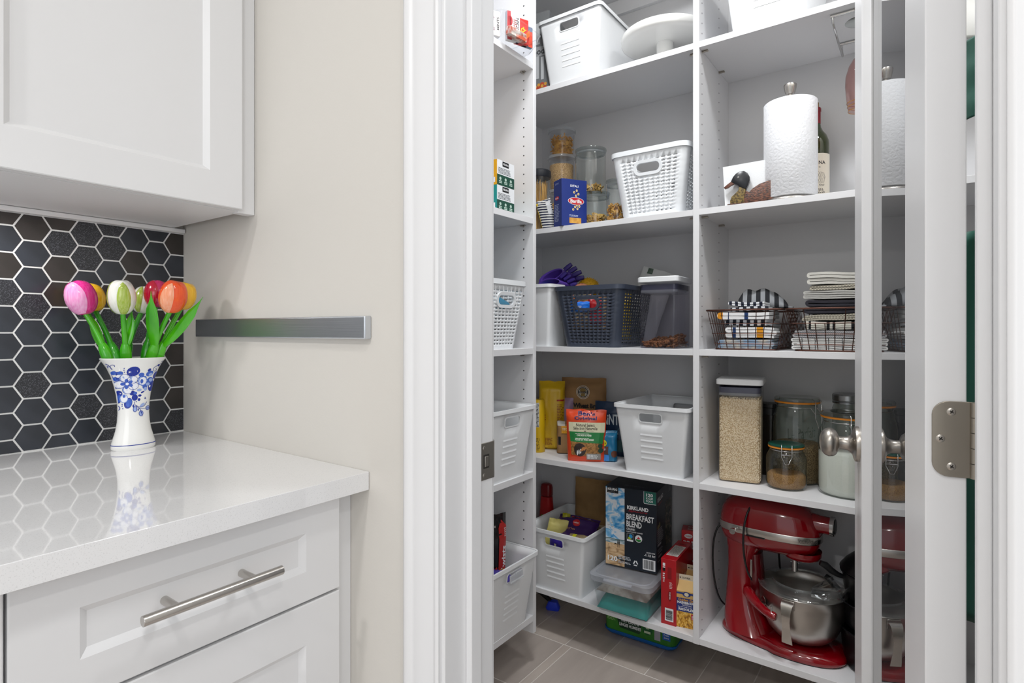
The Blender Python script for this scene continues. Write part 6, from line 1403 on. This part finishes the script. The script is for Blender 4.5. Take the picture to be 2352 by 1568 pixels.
# local -y = world +X
def trayring(w_, z, yy0, yy1): return rrect(w_, yy1 - yy0, .03, 6, z, 0, (yy0 + yy1) / 2)
MB().loft([trayring(.19, .001, -.010, .26), trayring(.20, .006, -.030, .27), trayring(.21, .030, -.052, .275), trayring(.214, .052, -.060, .278)], True, False).build('tray_body', clear_mat('tray plastic', '#fbfcfd', 1.5, .02, boost=1.2, body=.04), tr, smooth=50)
MB().tube([(x, y, .052) for x, y, _ in trayring(.216, 0, -.061, .279)], .0018, 6, True).build('tray_rim', MATS['tray plastic'], tr, smooth=60)
def chocbox(name, label, x, y, w_, h_, d_, rz, m, roll=0): 
    t = thing(name, label, 'sweets', (x, y, LV[0] + .008), rz); t.rotation_euler = (0, roll, rz); MB().box(-w_ / 2, w_ / 2, -d_ / 2, d_ / 2, 0, h_).build('wrapper', m, t, bevel=.002); return t
t = chocbox('candy_box', 'red and white sweet box nearest in the clear tray', -1.060, 1.462, .046, .092, .016, R(64), mat('white printed card', '#e0dcd8', .4), R(0)); F = front(.046, .016, .092)
decal(t, 'printed_label', [PG((.0, .0), (.016, .0), (.012, .090), (0, .090)), EL(.010, .060, .009, .016)], INK('#b8202a'), F); decal(t, 'printed_label', [EL(.011, .030, .004, .012)], INK('#d9c22a'), F, .0007); decal(t, 'lettering', [T('SCAN', .042, .034, .040, .010, .03, 0, 90)], INK('#5a5a5e'), F); decal(t, 'fine_print', [SMALL(.022, .008, .014, .062, 10)], INK('#9a4a4a'), F)
t = chocbox('candy_box', 'red box with yellow lettering in the middle of the clear tray', -1.050, 1.494, .046, .080, .018, R(66), mat('red printed card', '#c3241c', .4)); F = front(.046, .018, .080); decal(t, 'printed_label', [PG((.01, .01), (.05, .05), (.05, .03), (.02, .0))], INK('#e8641c'), F); decal(t, 'lettering', [T('MACK', .010, .022, .036, .014, .04, 0, 40)], INK('#e8c81c'), F, .0008)
t = chocbox('candy_box', 'blue and orange wrapped bar at the back of the clear tray', -1.045, 1.518, .040, .066, .014, R(70), mat('blue grey foil', '#6a7c92', .35)); F = front(.040, .014, .066); decal(t, 'printed_label', [RC(.022, 0, .016, .050)], INK('#d8452c'), F)
t = chocbox('candy_bar', 'small orange and white wrapped bar lying low in the clear tray', -1.040, 1.455, .080, .026, .018, R(84), mat('white foil', '#d8cfc8', .3, noise_s=50, noise_c='#c0563a'))
t = chocbox('tea_box', 'white printed box left of the clear tray on the top side shelf', -1.092, 1.400, .044, .078, .02, R(66), mat('white printed card', '#e0dcd8', .4)); F = front(.044, .02, .078); decal(t, 'fine_print', [SMALL(.006, .01, .018, .055, 10)], INK('#7a3050'), F); decal(t, 'lettering', [T('MINTS', .040, .02, .040, .008, .02, 0, 90)], INK('#5a5a5e'), F, .0006)
bb = carton('blue_book', 'blue box edge just visible at the door frame on the top side shelf', 'box', .012, .14, .17, (-1.150, 1.365, LV[0]), R(10), mat('mid blue card', '#1c5fb0', .4))
def kbox(z, side, label):
    w_, d_, h_ = .092, .12, .080
    t = thing('coffee_pod_box', label, 'box', (-1.0955 - d_ / 2, 1.4735, z), R(90), 'coffee pod boxes'); MB().box(-w_ / 2, w_ / 2, -d_ / 2, d_ / 2, 0, h_).build('carton_body', side, t, bevel=.0006)
    F = front(w_, d_, h_); decal(t, 'printed_label', [RC(0, .034, w_, .046)], INK('#e9ebee'), F, .0002); decal(t, 'printed_label', [RC(0, 0, w_, .034)], INK('#14493a'), F, .0003); decal(t, 'printed_label', [RC(.028, .062, .034, .016)], BK, F, .0006); decal(t, 'lettering', [T('KEURIG', .031, .067, .028, .006, .02)], WT_, F, .0009)
    decal(t, 'fine_print', [SMALL(.006, .038, .080, .020, 5)], INK('#6d7076'), F, .0006); decal(t, 'emblem', [EL(.017, .022, .005), RC(.009, .012, .016, .003), RC(.009, .007, .016, .003), EL(.045, .022, .005), RC(.037, .012, .016, .003), RC(.037, .007, .016, .003), EL(.073, .022, .005), RC(.065, .012, .016, .003), RC(.065, .007, .016, .003)], INK('#b9d0c4'), F, .0006)
    L_ = lside(w_, d_, h_); decal(t, 'emblem', [RING(.075, .045, .014, .017, 24)], BK, L_, .0005); decal(t, 'fine_print', [RC(.085, .008, .028, .016)], INK('#e8e8e8'), L_, .0005)
    return t
kbox(LV[1], mat('teal card', '#128a86', .4), 'teal sided coffee pod box, lower of the two stacked on the side shelf'); kbox(LV[1] + .0805, mat('amber card', '#e0a312', .4), 'amber sided coffee pod box, upper of the two stacked on the side shelf')
# in the side unit's woven basket and the bottom bin
MB_ = MB().loft([rrect(.13, .18, .02, 5, 0), rrect(.14, .19, .02, 5, .02)]).build('blue_dish', mat('slate blue plastic', '#1f7696', .4), None, bevel=.002, loc=(-1.185, 1.44, LV[2] + .160)); MB_.rotation_euler = (0, R(28), 0); tag(MB_, 'slate blue plastic dish inside the white woven basket of the side unit', 'dish')
for i, (lb, c, y) in enumerate((('amber packet low in the side unit woven basket', '#c98a1c', 1.415), ('olive packet low in the side unit woven basket', '#8f8a1c', 1.48))):
    Bag('snack_packet', lb, 'packet', .07, .12, .04, (-1.20, y, LV[2] + .004), R(80), mat('foil ' + c, c, .4), seed=31 + i)
lb_ = Bag('licorice_bag', 'tall red and black sweet bag standing in the clip fronted bin', 'bag', .100, .345, .035, (-1.172, 1.495, LV[4] + .006), R(74), mat('black foil', '#181517', .25, coat=.4, bump_s=18, bump=.4), roll=R(2), seed=33)
lb_.print([PG((.060, .02), (.100, .02), (.100, .300), (.075, .325), (.060, .30))], INK('#b3201c')); lb_.print([RC(.045, .06, .004, .25), RC(.0, .06, .02, .24)], INK('#c8bfb8')); lb_.print([T('Twists', .094, .150, .09, .022, .03, .2, 90)], WT_, .0012); lb_.print([SMALL(.084, .270, .012, .030, 5)], INK('#d8d0cc'), .0012)
lb_.print([EL(.02 + .012 * (i % 6), .150 + .010 * (i // 6), .005) for i in range(12)], INK('#b39a1c'), .0012); lb_.print([EL(.026 + .012 * (i % 5), .160 + .012 * (i // 5), .004) for i in range(10)], INK('#b3201c'), .0015)
vp_ = Bag('violet_bag', 'violet bag lying in front of the red and black bag in the clip fronted bin', 'bag', .15, .085, .03, (-1.118, 1.475, LV[4] + .125), R(88), mat('violet bag foil', '#3f2f9c', .35, coat=.3, bump_s=15, bump=.4), lean=R(50), seed=34)

# ================================================================== BEHIND THE DOOR (seen in the hinge gap)
GRC = mat('dark green cloth', '#084a3c', .9, bump_s=60, bump=.3, sheen=.3)
hk = thing('coat_hook', 'steel hook on the pantry right wall behind the door', 'hook', (.6195, 1.60, 1.56)); MB().box(-.006, 0, -.012, .012, -.03, .03).tube([(-.004, 0, .0), (-.035, 0, .0), (-.045, 0, .012), (-.045, 0, .028)], .004, 8).build('hook_body', NICKEL, hk)
def drape(name, label, cat, w_, h_, loc, rz, m, seed, sq=.35):
    def g(u, v):
        k = sq + (1 - sq) * min(1, (1 - v) * 2.2) ** .7; a = (u - .5) * w_ * k
        return (a, .016 * sin(u * 17 + seed) * (1 - .5 * v) + .01 * noise.noise(V((u * 4, v * 3, seed))), v * h_)
    o = MB().grid(40, 40, g).build(name, m, None, smooth=70, solid=.003, loc=loc); o.rotation_euler.z = rz; return tag(o, label, cat)
drape('green_apron', 'dark green apron hanging behind the open door, seen in the hinge gap', 'apron', .34, .80, (.118, 1.48, .54), R(-12), GRC, 2)
o = drape('green_cloth', 'dark green cloth hanging high in the hinge gap', 'cloth', .26, .165, (.128, 1.50, 1.575), R(-12), GRC, 5, .9)
drape('white_cloth', 'white cloth hanging highest in the hinge gap', 'cloth', .26, .25, (.132, 1.505, 1.745), R(-12), mat('white linen', '#e6e6e4', .9), 8, .9)
o = MB().box(-.10, .10, -.04, .04, 0, .30).build('white_box', mat('white card', '#e8e8e8', .5), None, bevel=.002, loc=(.10, 1.90, LV[0] + .0)); tag(o, 'plain white box on the top right shelf behind the door', 'box')
